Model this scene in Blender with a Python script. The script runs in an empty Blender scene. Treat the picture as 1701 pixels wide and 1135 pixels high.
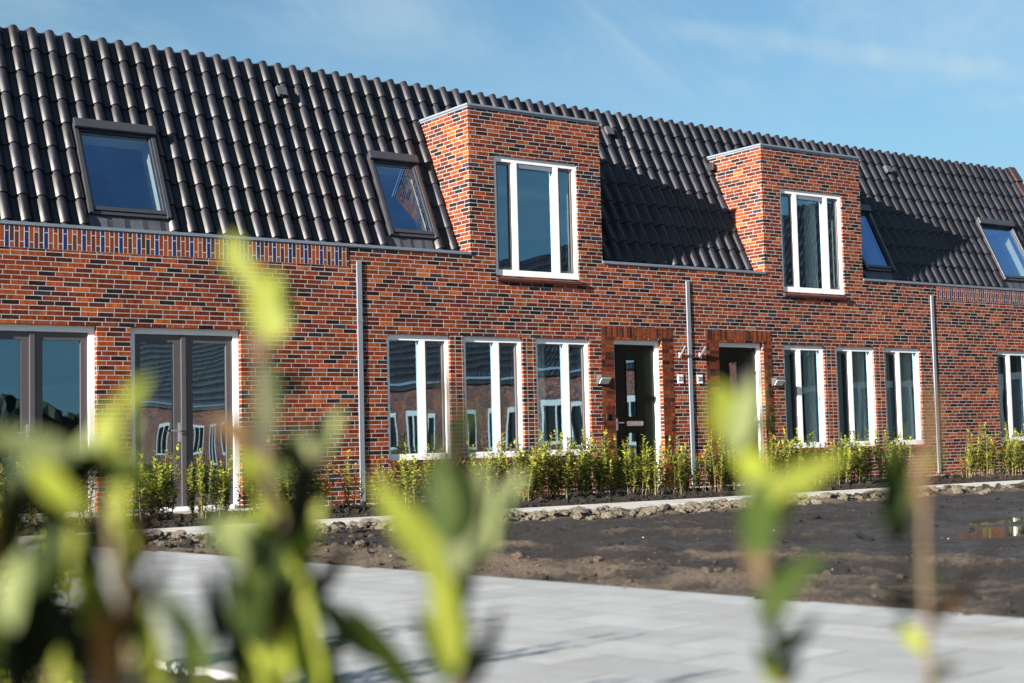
import bpy, math, random
from mathutils import Vector, Matrix
import mathutils.noise as mnoise

C = bpy.context.scene.collection
PI = math.pi
rnd = random.Random(7)

# ------------------------------------------------------------------ camera
CAM = Vector((-14.9948, -18.4061, 0.8132))
FPX, YAW, PITCH, ROLL = 2431.08, 0.6202, 0.0692, -0.0241
F_ = Vector((math.sin(YAW) * math.cos(PITCH), math.cos(YAW) * math.cos(PITCH), math.sin(PITCH)))
_R = Vector((math.cos(YAW), -math.sin(YAW), 0))
_U = _R.cross(F_)
R_ = math.cos(ROLL) * _R + math.sin(ROLL) * _U
U_ = -math.sin(ROLL) * _R + math.cos(ROLL) * _U
cd = bpy.data.cameras.new('camera')
cam = bpy.data.objects.new('camera', cd)
C.objects.link(cam)
cam.matrix_world = Matrix(((R_.x, U_.x, -F_.x, CAM.x), (R_.y, U_.y, -F_.y, CAM.y), (R_.z, U_.z, -F_.z, CAM.z), (0, 0, 0, 1)))
cd.sensor_width = 36
cd.lens = 36 * FPX / 1701
cd.clip_start = 0.05
cd.clip_end = 3000
cd.dof.use_dof = True
cd.dof.focus_distance = 20.5
cd.dof.aperture_fstop = 2.4
bpy.context.scene.camera = cam

# ------------------------------------------------------------------ light
SUN_TO = Vector((1.0, 0.185, -0.29)).normalized()      # direction the sunlight travels
SUN_EL = math.asin(-SUN_TO.z)
SUN_ROT = math.atan2(-SUN_TO.x, -SUN_TO.y)
sd = bpy.data.lights.new('sun', 'SUN')
sd.energy = 5.0
sd.angle = math.radians(0.5)
sd.color = (1.0, 0.90, 0.76)
sun = bpy.data.objects.new('sun', sd)
C.objects.link(sun)
sun.rotation_euler = SUN_TO.to_track_quat('-Z', 'Y').to_euler()
SKY_STRENGTH = 0.051
EXPOSURE = 1.85
sc = bpy.context.scene
sc.view_settings.view_transform = 'Standard'
sc.view_settings.look = 'None'
sc.view_settings.exposure = EXPOSURE
sc.view_settings.gamma = 1
sc.render.engine = 'CYCLES'
sc.cycles.max_bounces = 8
sc.cycles.transparent_max_bounces = 16


# ------------------------------------------------------------------ node helper
class NT:
    def __init__(s, tree):
        s.t = tree
        s.t.nodes.clear()

    def n(s, typ, **kw):
        nd = s.t.nodes.new(typ)
        for k, v in kw.items():
            setattr(nd, k, v)
        return nd

    def set(s, sock, v):
        if isinstance(v, bpy.types.NodeSocket):
            s.t.links.new(v, sock)
        elif isinstance(v, (tuple, list)) and sock.type == 'RGBA' and len(v) == 3:
            sock.default_value = (*v, 1)
        else:
            sock.default_value = v

    def m(s, op, a, b=None, c=None, clamp=False):
        nd = s.n('ShaderNodeMath', operation=op, use_clamp=clamp)
        for i, v in enumerate((a, b, c)):
            if v is not None:
                s.set(nd.inputs[i], v)
        return nd.outputs[0]

    def vm(s, op, a, b=None):
        nd = s.n('ShaderNodeVectorMath', operation=op)
        s.set(nd.inputs[0], a)
        if b is not None:
            s.set(nd.inputs[1], b)
        return nd.outputs['Value'] if op in ('DOT_PRODUCT', 'LENGTH') else nd.outputs[0]

    def pos(s):
        nd = s.n('ShaderNodeNewGeometry')
        sp = s.n('ShaderNodeSeparateXYZ')
        s.t.links.new(nd.outputs['Position'], sp.inputs[0])
        return nd, sp.outputs[0], sp.outputs[1], sp.outputs[2]

    def obj(s):
        nd = s.n('ShaderNodeTexCoord')
        return nd.outputs['Object']

    def xyz(s, x, y, z):
        nd = s.n('ShaderNodeCombineXYZ')
        for i, v in enumerate((x, y, z)):
            s.set(nd.inputs[i], v)
        return nd.outputs[0]

    def noise(s, vec, scale, detail=3, rough=0.55, out=0, dist=0):
        nd = s.n('ShaderNodeTexNoise')
        if vec is not None:
            s.set(nd.inputs['Vector'], vec)
        nd.inputs['Scale'].default_value = scale
        nd.inputs['Detail'].default_value = detail
        nd.inputs['Roughness'].default_value = rough
        nd.inputs['Distortion'].default_value = dist
        return nd.outputs[out]

    def white(s, vec):
        nd = s.n('ShaderNodeTexWhiteNoise')
        s.set(nd.inputs['Vector'], vec)
        return nd.outputs['Value'], nd.outputs['Color']

    def ramp(s, fac, stops, interp='LINEAR'):
        nd = s.n('ShaderNodeValToRGB')
        nd.color_ramp.interpolation = interp
        el = nd.color_ramp.elements
        while len(el) < len(stops):
            el.new(0.5)
        for e, (p, c) in zip(el, stops):
            e.position = p
            e.color = (*c, 1) if len(c) == 3 else c
        s.set(nd.inputs[0], fac)
        return nd.outputs[0]

    def mix(s, fac, a, b, blend='MIX'):
        nd = s.n('ShaderNodeMix', data_type='RGBA', blend_type=blend)
        s.set(nd.inputs[0], fac)
        s.set(nd.inputs[6], a)
        s.set(nd.inputs[7], b)
        return nd.outputs[2]

    def mr(s, v, a, b, c=0.0, d=1.0, smooth=False):
        nd = s.n('ShaderNodeMapRange', interpolation_type='SMOOTHSTEP' if smooth else 'LINEAR')
        for i, q in enumerate((v, a, b, c, d)):
            s.set(nd.inputs[i], q)
        return nd.outputs[0]

    def bump(s, h, dist, strength=1.0):
        nd = s.n('ShaderNodeBump')
        nd.inputs['Strength'].default_value = strength
        nd.inputs['Distance'].default_value = dist
        s.set(nd.inputs['Height'], h)
        return nd.outputs[0]

    def pbr(s, col, rough=0.6, normal=None, metal=0.0, spec=0.5, **kw):
        nd = s.n('ShaderNodeBsdfPrincipled')
        s.set(nd.inputs['Base Color'], col)
        s.set(nd.inputs['Roughness'], rough)
        s.set(nd.inputs['Metallic'], metal)
        s.set(nd.inputs['Specular IOR Level'], spec)
        if normal is not None:
            s.set(nd.inputs['Normal'], normal)
        for k, v in kw.items():
            s.set(nd.inputs[k], v)
        return nd.outputs[0]

    def out(s, sh):
        o = s.n('ShaderNodeOutputMaterial')
        s.t.links.new(sh, o.inputs[0])


def mat(name):
    m = bpy.data.materials.new(name)
    m.use_nodes = True
    return m, NT(m.node_tree)


# ------------------------------------------------------------------ sky
w = bpy.data.worlds.new('World')
sc.world = w
w.use_nodes = True
t = NT(w.node_tree)
sky = t.n('ShaderNodeTexSky')
sky.sky_type = 'NISHITA'
sky.sun_disc = False
sky.sun_elevation = SUN_EL
sky.sun_rotation = SUN_ROT
sky.air_density = 0.70
sky.dust_density = 0.4
sky.ozone_density = 1.6
dirv = t.n('ShaderNodeTexCoord').outputs['Generated']
sp = t.n('ShaderNodeSeparateXYZ')
t.t.links.new(dirv, sp.inputs[0])
dz = t.m('MAXIMUM', sp.outputs[2], 0.02)
# cirrus on a flat layer high above: position where the view direction meets it
cx = t.m('DIVIDE', sp.outputs[0], t.m('ADD', dz, 0.12))
cy = t.m('DIVIDE', sp.outputs[1], t.m('ADD', dz, 0.12))
ca, sa = math.cos(-0.55), math.sin(-0.55)
u = t.m('ADD', t.m('MULTIPLY', cx, ca), t.m('MULTIPLY', cy, -sa))
v = t.m('ADD', t.m('MULTIPLY', cx, sa), t.m('MULTIPLY', cy, ca))
vec = t.xyz(t.m('MULTIPLY', u, 0.9), t.m('MULTIPLY', v, 2.1), 0.3)
n1 = t.noise(vec, 1.5, 7, 0.62, dist=0.6)
n2 = t.noise(vec, 0.55, 3, 0.5)
cl = t.m('MULTIPLY', t.mr(n1, 0.38, 0.72, 0, 1, True), t.mr(n2, 0.38, 0.62, 0.15, 1, True))
# a faded condensation trail: a great circle through two sky directions
CT_A, CT_B = (0.0, 0.0, 0.0), (0.0, 0.0, 0.0)
def skydir(px, py):
    return (F_ + R_ * ((px - 850.5) / FPX) - U_ * ((py - 567.5) / FPX)).normalized()
A_, B_ = skydir(1060, 42), skydir(1701, 122)
nrm = A_.cross(B_).normalized()
warp = t.m('MULTIPLY', t.m('SUBTRACT', t.noise(dirv, 14, 4), 0.5), 0.012)
dd = t.m('ABSOLUTE', t.m('ADD', t.vm('DOT_PRODUCT', dirv, tuple(nrm)), warp))
tr = t.mr(dd, 0.001, 0.011, 1, 0, True)
along = t.vm('DOT_PRODUCT', dirv, tuple((B_ - A_).normalized()))
al0 = A_.dot((B_ - A_).normalized())
al1 = B_.dot((B_ - A_).normalized())
tr = t.m('MULTIPLY', tr, t.mr(along, al0 - 0.02, al0 + 0.05, 0, 1, True))
tr = t.m('MULTIPLY', tr, t.mr(t.noise(dirv, 30, 5), 0.3, 0.65, 0.35, 1))
cl = t.m('ADD', t.m('MULTIPLY', cl, 0.95), t.m('MULTIPLY', tr, 0.42), clamp=True)
# thin even veil of high cirrus, denser towards the horizon, then the wisps
veil = t.m('MULTIPLY', t.mr(sp.outputs[2], 0.05, 0.31, 0.84, 0.06), t.mr(n2, 0.3, 0.7, 0.75, 1.1))
skc = t.mix(1.0, sky.outputs[0], (.80, .98, .93), 'MULTIPLY')
skc = t.mix(veil, skc, (1.60, 2.75, 3.25))
skc = t.mix(t.m('MULTIPLY', cl, 0.72), skc, (3.1, 4.0, 4.4))
bg = t.n('ShaderNodeBackground')
t.set(bg.inputs[0], skc)
bg.inputs[1].default_value = SKY_STRENGTH
o = t.n('ShaderNodeOutputWorld')
t.t.links.new(bg.outputs[0], o.inputs[0])


# ------------------------------------------------------------------ materials
def simple(name, col, rough=0.5, metal=0.0, var=0.12, scale=8, bump=0.0, spec=0.5):
    m, t = mat(name)
    vec = t.obj()
    n = t.noise(vec, scale, 5)
    f = t.mr(n, 0.25, 0.75, 1 - var, 1 + var)
    c = t.mix(1.0, col, t.xyz(f, f, f), 'MULTIPLY')
    nm = t.bump(t.noise(vec, scale * 6, 3), bump) if bump else None
    t.out(t.pbr(c, t.mr(n, 0.3, 0.7, rough * 0.85, rough * 1.15), nm, metal, spec))
    return m


BW, BH = 0.221, 0.0625
BRICKS = [(0.0, (.205, .039, .009)), (.22, (.140, .023, .0065)), (.44, (.078, .014, .008)), (.60, (.265, .066, .015)),
          (.67, (.040, .012, .009)), (.745, (.205, .042, .011)), (.82, (.012, .0085, .0105)), (.925, (.022, .020, .033)),
          (.955, (.10, .018, .008))]


def brick_mat(name, bw=BW, bh=BH, mj=0.0098, mortar=(.36, .36, .37), rot=False, bond=True, bricks=BRICKS, mbump=0.006):
    m, t = mat(name)
    g, x, y, z = t.pos()
    uu = t.m('ADD', x, y)
    vv = z
    if rot:
        uu, vv = vv, uu
    row = t.m('FLOOR', t.m('DIVIDE', vv, bh))
    fv = t.m('SUBTRACT', vv, t.m('MULTIPLY', row, bh))
    if bond:
        odd = t.m('MODULO', t.m('ABSOLUTE', row), 2)
        q = t.m('MODULO', t.m('FLOOR', t.m('DIVIDE', t.m('ABSOLUTE', row), 2)), 3)
        off = t.m('ADD', t.m('MULTIPLY', odd, bw * 0.5), t.m('MULTIPLY', q, bw * 0.25))
        wr, _ = t.white(t.xyz(row, 3.3, 0.7))
        off = t.m('ADD', off, t.m('MULTIPLY', wr, 0.02))
        uu = t.m('ADD', uu, off)
    col = t.m('FLOOR', t.m('DIVIDE', uu, bw))
    fu = t.m('SUBTRACT', uu, t.m('MULTIPLY', col, bw))
    rv, rc = t.white(t.xyz(col, row, 1.7))
    sr = t.n('ShaderNodeSeparateColor')
    t.t.links.new(rc, sr.inputs[0])
    pv = t.xyz(x, y, z)
    ne = t.noise(pv, 55, 2)
    du = t.m('MINIMUM', fu, t.m('SUBTRACT', bw, fu))
    dv = t.m('MINIMUM', fv, t.m('SUBTRACT', bh, fv))
    d = t.m('ADD', t.m('MINIMUM', du, dv), t.m('MULTIPLY', t.m('SUBTRACT', ne, 0.5), 0.006))
    br = t.mr(d, mj * 0.5 - 0.0012, mj * 0.5 + 0.0012, 0, 1, True)
    # dark bricks gather in loose clusters
    clus = t.noise(t.xyz(t.m('MULTIPLY', col, bw * 0.9), t.m('MULTIPLY', row, bh * 2.6), 0.2), 1.3, 2)
    sel = t.m('ADD', rv, t.m('MULTIPLY', t.m('SUBTRACT', clus, 0.5), 0.35))
    sel = t.m('MINIMUM', t.m('MAXIMUM', sel, 0.0), 0.999)
    bc = t.ramp(sel, bricks, 'CONSTANT')
    # flashing: bands across one brick, and brightness differing brick by brick
    st = t.noise(t.xyz(t.m('MULTIPLY', uu, 26), t.m('MULTIPLY', row, 7.31), 0.0), 1.0, 2)
    fl = t.m('MULTIPLY', t.mr(st, 0.3, 0.7, 0.6, 1.5), t.mr(sr.outputs[1], 0, 1, 0.66, 1.34))
    fine = t.mr(t.noise(pv, 90, 4), 0.3, 0.7, 0.85, 1.15)
    fl = t.m('MULTIPLY', fl, fine)
    bc = t.mix(1.0, bc, t.xyz(fl, fl, fl), 'MULTIPLY')
    mo = t.mr(t.noise(pv, 14, 4), 0.3, 0.7, 0.8, 1.1)
    mc = t.mix(1.0, mortar, t.xyz(mo, mo, mo), 'MULTIPLY')
    dirt = t.m('MULTIPLY', t.mr(t.noise(pv, 0.9, 6, 0.65), 0.3, 0.75, 1.12, 0.78), t.mr(t.noise(t.xyz(t.m('MULTIPLY', uu, 2.2), t.m('MULTIPLY', z, 0.35), 0.0), 1.6, 4), 0.3, 0.7, 0.90, 1.12))
    c = t.mix(1.0, t.mix(br, mc, bc), t.xyz(dirt, dirt, dirt), 'MULTIPLY')
    h = t.m('ADD', br, t.m('MULTIPLY', t.noise(pv, 120, 3), 0.35))
    h = t.m('ADD', h, t.m('MULTIPLY', sr.outputs[2], 0.35))
    t.out(t.pbr(c, t.mr(sr.outputs[0], 0, 1, 0.62, 0.85), t.bump(h, mbump), spec=0.15))
    return m


def frieze_mat():
    m, t = mat('frieze_brick')
    g, x, y, z = t.pos()
    cw, zh, z0 = 0.0613, 0.284, 3.406
    col = t.m('FLOOR', t.m('DIVIDE', t.m('ADD', x, 40.0), cw))
    fu = t.m('SUBTRACT', t.m('ADD', x, 40.0), t.m('MULTIPLY', col, cw))
    fv = t.m('DIVIDE', t.m('SUBTRACT', z, z0), zh)
    k = t.m('MODULO', col, 4)
    blue = t.m('LESS_THAN', k, 0.5)
    odd = t.m('MODULO', col, 2)
    split = t.m('ADD', 0.74, t.m('MULTIPLY', odd, -0.46))
    seg = t.m('GREATER_THAN', fv, split)
    dsp = t.m('MULTIPLY', t.m('ABSOLUTE', t.m('SUBTRACT', fv, split)), zh)
    du = t.m('MINIMUM', fu, t.m('SUBTRACT', cw, fu))
    de = t.m('MULTIPLY', t.m('MINIMUM', fv, t.m('SUBTRACT', 1.0, fv)), zh)
    d = t.m('MINIMUM', t.m('MINIMUM', du, dsp), t.m('ADD', de, 0.001))
    br = t.mr(d, 0.004, 0.0062, 0, 1, True)
    rv, rc = t.white(t.xyz(col, seg, 2.1))
    bc = t.ramp(rv, BRICKS, 'CONSTANT')
    bc = t.mix(blue, bc, (.010, .019, .115))
    pv = t.xyz(x, y, z)
    fi = t.mr(t.noise(pv, 40, 4), 0.3, 0.7, 0.75, 1.25)
    bc = t.mix(1.0, bc, t.xyz(fi, fi, fi), 'MULTIPLY')
    c = t.mix(br, (.36, .36, .37), bc)
    h = t.m('ADD', br, t.m('MULTIPLY', t.noise(pv, 100, 3), 0.3))
    t.out(t.pbr(c, t.m('SUBTRACT', 0.75, t.m('MULTIPLY', blue, 0.45)), t.bump(h, 0.006), spec=0.4))
    return m


M = {}
M['brick'] = brick_mat('wall_brick')
M['pier'] = brick_mat('pier_brick', bw=0.121, bond=False)
SURR = [(0, (.115, .027, .011)), (.3, (.155, .037, .013)), (.55, (.07, .018, .011)), (.72, (.028, .012, .012)), (.85, (.13, .032, .011))]
M['surround'] = brick_mat('surround_brick', bw=0.23, bh=0.0625, mj=0.006, mortar=(.075, .04, .032), bond=False, bricks=SURR)
M['soldier'] = brick_mat('soldier_brick', bw=0.30, bh=0.058, mj=0.005, mortar=(.13, .075, .055), rot=True, bond=False, bricks=SURR)
M['frieze'] = frieze_mat()
M['white'] = simple('white_paint', (.84, .86, .90), 0.38, var=0.03, scale=5)
M['taupe'] = simple('taupe_paint', (.075, .068, .076), 0.42, var=0.05)
M['sash'] = simple('sash_paint', (.10, .09, .088), 0.42, var=0.05)
M['door'] = simple('dark_green_paint', (.003, .009, .006), 0.3, var=0.1, spec=0.2)
M['zinc'] = simple('zinc', (.19, .235, .30), 0.42, metal=0.25, var=0.1, scale=3)
M['pipe'] = simple('zinc_pipe', (.20, .235, .29), 0.42, metal=0.2, var=0.08, scale=2)
M['steel'] = simple('steel', (.72, .72, .74), 0.3, metal=0.9, var=0.06)
M['gutter'] = simple('gutter_lead', (.06, .065, .08), 0.6)
M['alu'] = simple('window_metal', (.05, .052, .064), 0.33, metal=0.3, var=0.06)
M['apron'] = simple('lead_apron', (.05, .055, .07), 0.45, var=0.2, bump=0.004)
M['silltile'] = simple('sill_tile', (.075, .02, .016), 0.5, var=0.3, scale=16)
M['verge'] = simple('verge_tile', (.035, .018, .016), 0.5, var=0.3, scale=16)
M['reflblack'] = simple('reflection_black', (.004, .004, .004), 0.9, spec=0.1)  # made-up black wall finish, keeps the mirrored view in the panes dark
M['plaster'] = simple('plaster', (.46, .46, .45), 0.85, var=0.04)
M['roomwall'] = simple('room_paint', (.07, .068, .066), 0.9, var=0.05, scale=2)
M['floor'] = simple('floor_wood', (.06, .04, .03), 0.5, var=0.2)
M['lining'] = simple('white_lining', (.78, .79, .80), 0.5, var=0.03)
M['curtain'] = simple('curtain_cloth', (.78, .78, .76), 0.9, var=0.08, scale=20)
M['wood'] = simple('brown_wood', (.22, .11, .05), 0.6, var=0.3, scale=6)
M['lamp'] = simple('lamp_casing', (.06, .06, .065), 0.5)
M['lens'] = simple('lamp_lens', (.55, .56, .58), 0.35)
M['plate'] = simple('plate_enamel', (.80, .80, .82), 0.3, var=0.02)
M['digit'] = simple('digit_blue', (.02, .03, .16), 0.4)
M['black'] = simple('black_plastic', (.02, .02, .022), 0.45)


def tile_mat():
    m, t = mat('roof_tile')
    g, x, y, z = t.pos()
    a = t.n('ShaderNodeAttribute', attribute_name='tone')
    n = t.noise(t.xyz(x, y, z), 6, 5)
    f = t.m('MULTIPLY', t.mr(a.outputs['Fac'], 0, 1, 0.5, 1.7), t.mr(n, 0.3, 0.7, 0.8, 1.2))
    c = t.mix(1.0, (.0085, .0085, .0150), t.xyz(f, f, f), 'MULTIPLY')
    nm = t.bump(t.noise(t.xyz(x, y, z), 140, 3), 0.0012)
    t.out(t.pbr(c, t.mr(n, 0.3, 0.7, 0.36, 0.50), nm, spec=0.42))
    return m


M['tile'] = tile_mat()


def glass_mat(name, tint):
    m, t = mat(name)
    g, x, y, z = t.pos()
    h = t.noise(t.xyz(x, y, z), 1.1, 1)
    nm = t.bump(h, 0.02, 0.10)
    fr = t.n('ShaderNodeFresnel')
    fr.inputs['IOR'].default_value = 1.62
    f = t.m('MULTIPLY', t.m('MINIMUM', t.m('MULTIPLY', fr.outputs[0], 4.6), 0.62), t.m('SUBTRACT', 1.0, g.outputs['Backfacing']), clamp=True)
    tr = t.n('ShaderNodeBsdfTransparent')
    tr.inputs[0].default_value = (.78, .84, .84, 1)
    gl = t.n('ShaderNodeBsdfGlossy')
    gl.inputs['Roughness'].default_value = 0.0
    gl.inputs['Color'].default_value = (*tint, 1)
    t.set(gl.inputs['Normal'], nm)
    mx = t.n('ShaderNodeMixShader')
    t.set(mx.inputs[0], f)
    t.t.links.new(tr.outputs[0], mx.inputs[1])
    t.t.links.new(gl.outputs[0], mx.inputs[2])
    t.out(mx.outputs[0])
    return m


M['glass'] = glass_mat('window_glass', (.48, .76, 1.0))
M['roofglass'] = glass_mat('roof_window_glass', (.26, .52, 1.0))      # deep blue tint on everything it reflects


def paving_mat(name, ang, ox, oy, lx, ly, col, j=0.004):
    m, t = mat(name)
    g, x, y, z = t.pos()
    c_, s_ = math.cos(ang), math.sin(ang)
    x2 = t.m('SUBTRACT', x, ox)
    y2 = t.m('SUBTRACT', y, oy)
    uu = t.m('ADD', t.m('MULTIPLY', x2, c_), t.m('MULTIPLY', y2, s_))
    vv = t.m('ADD', t.m('MULTIPLY', x2, -s_), t.m('MULTIPLY', y2, c_))
    row = t.m('FLOOR', t.m('DIVIDE', vv, ly))
    fv = t.m('SUBTRACT', vv, t.m('MULTIPLY', row, ly))
    uu = t.m('ADD', uu, t.m('MULTIPLY', t.m('MODULO', t.m('ABSOLUTE', row), 2), lx * 0.5))
    cl_ = t.m('FLOOR', t.m('DIVIDE', uu, lx))
    fu = t.m('SUBTRACT', uu, t.m('MULTIPLY', cl_, lx))
    d = t.m('MINIMUM', t.m('MINIMUM', fu, t.m('SUBTRACT', lx, fu)), t.m('MINIMUM', fv, t.m('SUBTRACT', ly, fv)))
    br = t.mr(d, j * 0.5, j * 0.5 + 0.004, 0, 1, True)
    rv, rc = t.white(t.xyz(cl_, row, 0.4))
    pv = t.xyz(x, y, z)
    f = t.m('MULTIPLY', t.mr(rv, 0, 1, 0.89, 1.09), t.mr(t.noise(pv, 3.0, 6, 0.65), 0.3, 0.7, 0.88, 1.12))
    f = t.m('MULTIPLY', f, t.mr(t.noise(pv, 160, 3), 0.3, 0.7, 0.9, 1.1))
    c = t.mix(1.0, col, t.xyz(f, f, f), 'MULTIPLY')
    dirt = t.mr(t.noise(pv, 1.3, 7, 0.72), 0.52, 0.76, 0, 0.6, True)
    c = t.mix(dirt, c, (.20, .165, .12))
    c = t.mix(br, (.22, .205, .18), c)
    h = t.m('ADD', br, t.m('ADD', t.m('MULTIPLY', rv, 0.5), t.m('MULTIPLY', t.noise(pv, 200, 2), 0.15)))
    t.out(t.pbr(c, 0.8, t.bump(h, 0.004), spec=0.3))
    return m


def soil_mat(name, dark, tan, tanpos=0.5, wet=0.5):
    m, t = mat(name)
    g, x, y, z = t.pos()
    pv = t.xyz(x, y, z)
    a = t.n('ShaderNodeAttribute', attribute_name='dry')
    n = t.noise(pv, 2.2, 8, 0.68)
    n2 = t.noise(pv, 28, 5, 0.7)
    k = t.m('ADD', t.m('ADD', a.outputs['Fac'], t.m('MULTIPLY', t.m('SUBTRACT', n, 0.5), 1.3)), t.m('MULTIPLY', t.m('SUBTRACT', n2, 0.5), 0.8))
    f = t.mr(k, tanpos - 0.20, tanpos + 0.26, 0, 1, True)
    c = t.mix(f, dark, tan)
    fn = t.mr(t.noise(pv, 45, 6, 0.72), 0.32, 0.68, 0.45, 1.6)
    c = t.mix(1.0, c, t.xyz(fn, fn, fn), 'MULTIPLY')
    h = t.m('ADD', t.noise(pv, 22, 7, 0.7), t.m('MULTIPLY', t.noise(pv, 90, 4, 0.7), 0.35))
    rough = t.mr(k, tanpos - 0.6, tanpos, 0.9 - wet * 0.5, 0.92)
    t.out(t.pbr(c, rough, t.bump(h, 0.11), spec=0.4))
    return m


M['mud'] = soil_mat('mud', (.0145, .0112, .0122), (.135, .102, .078), 0.49, 1.05)
M['bedsoil'] = soil_mat('bed_soil', (.018, .0125, .0095), (.085, .06, .040), 0.58, 0.1)
M['clod'] = soil_mat('clod_soil', (.030, .022, .017), (.215, .185, .145), 0.42, 0.1)
M['farland'] = soil_mat('far_ground', (.06, .05, .035), (.12, .11, .06), 0.5, 0.0)
EDGE_ANG = math.atan2(0.117, 1.0)
M['nearpave'] = paving_mat('paving_slabs', PI / 2 + EDGE_ANG, -10.68, -6.9, 0.60, 0.30, (.325, .34, .36))
M['farpave'] = paving_mat('path_slabs', 0, 0, -4.2, 0.60, 0.40, (.44, .44, .43))
M['concrete'] = simple('concrete', (.30, .275, .245), 0.85, var=0.2, scale=5, bump=0.002)


def leaf_mat(name, col, trans, tw=0.42, var=0.3, rough=0.5):
    m, t = mat(name)
    a = t.n('ShaderNodeAttribute', attribute_name='tone')
    o_ = t.obj()
    f = t.m('MULTIPLY', t.mr(a.outputs['Fac'], 0, 1, 1 - var, 1 + var), t.mr(t.noise(o_, 30, 3), 0.3, 0.7, 0.88, 1.12))
    c = t.mix(1.0, col, t.xyz(f, f, f), 'MULTIPLY')
    p = t.pbr(c, rough, spec=0.15)
    tb = t.n('ShaderNodeBsdfTranslucent')
    t.set(tb.inputs[0], t.mix(1.0, trans, t.xyz(f, f, f), 'MULTIPLY'))
    mx = t.n('ShaderNodeMixShader')
    mx.inputs[0].default_value = tw
    t.t.links.new(p, mx.inputs[1])
    t.t.links.new(tb.outputs[0], mx.inputs[2])
    t.out(mx.outputs[0])
    return m


M['leafY'] = leaf_mat('yellow_green_leaf', (0.2322, 0.2696, 0.0393), (0.3294, 0.3744, 0.0337))
M['leafP'] = leaf_mat('pale_green_leaf', (0.1789, 0.2157, 0.0895), (0.2104, 0.2421, 0.0736))
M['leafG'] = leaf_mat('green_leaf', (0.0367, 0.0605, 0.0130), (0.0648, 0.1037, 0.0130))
M['leafD'] = leaf_mat('dark_green_shade_leaf', (0.0036, 0.0072, 0.0025), (0.0054, 0.0108, 0.0022), 0.2)  # near black; also holds the shade deep inside the shrubs as colour
M['leafB'] = leaf_mat('brown_leaf', (0.1080, 0.0675, 0.0315), (0.1260, 0.0810, 0.0270))
M['leafO'] = leaf_mat('dark_brown_leaf', (0.0350, 0.0210, 0.0126), (0.0700, 0.0420, 0.0140))
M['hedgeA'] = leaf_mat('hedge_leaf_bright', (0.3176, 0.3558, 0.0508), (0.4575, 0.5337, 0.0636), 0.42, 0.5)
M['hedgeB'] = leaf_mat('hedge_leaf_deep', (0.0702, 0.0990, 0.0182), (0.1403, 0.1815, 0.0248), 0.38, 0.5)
M['stem'] = simple('plant_stem', (.14, .095, .06), 0.7, var=0.3, scale=30)
M['twig'] = simple('hedge_twig', (.17, .125, .075), 0.7, var=0.3, scale=30)
M['bark'] = simple('bark', (.10, .08, .06), 0.9, var=0.3)
M['farleaf'] = simple('distant_foliage', (.05, .055, .035), 0.9, var=0.5, scale=0.8)
M['stone'] = simple('pale_stone', (.30, .29, .27), 0.8, var=0.3, scale=12)
def water_mat():
    m, t = mat('puddle_water')
    g, x, y, z = t.pos()
    nm = t.bump(t.noise(t.xyz(x, y, z), 9, 2), 0.0006)
    t.out(t.pbr((.012, .011, .012), 0.03, nm, spec=0.9))
    return m
M['water'] = water_mat()


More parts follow.
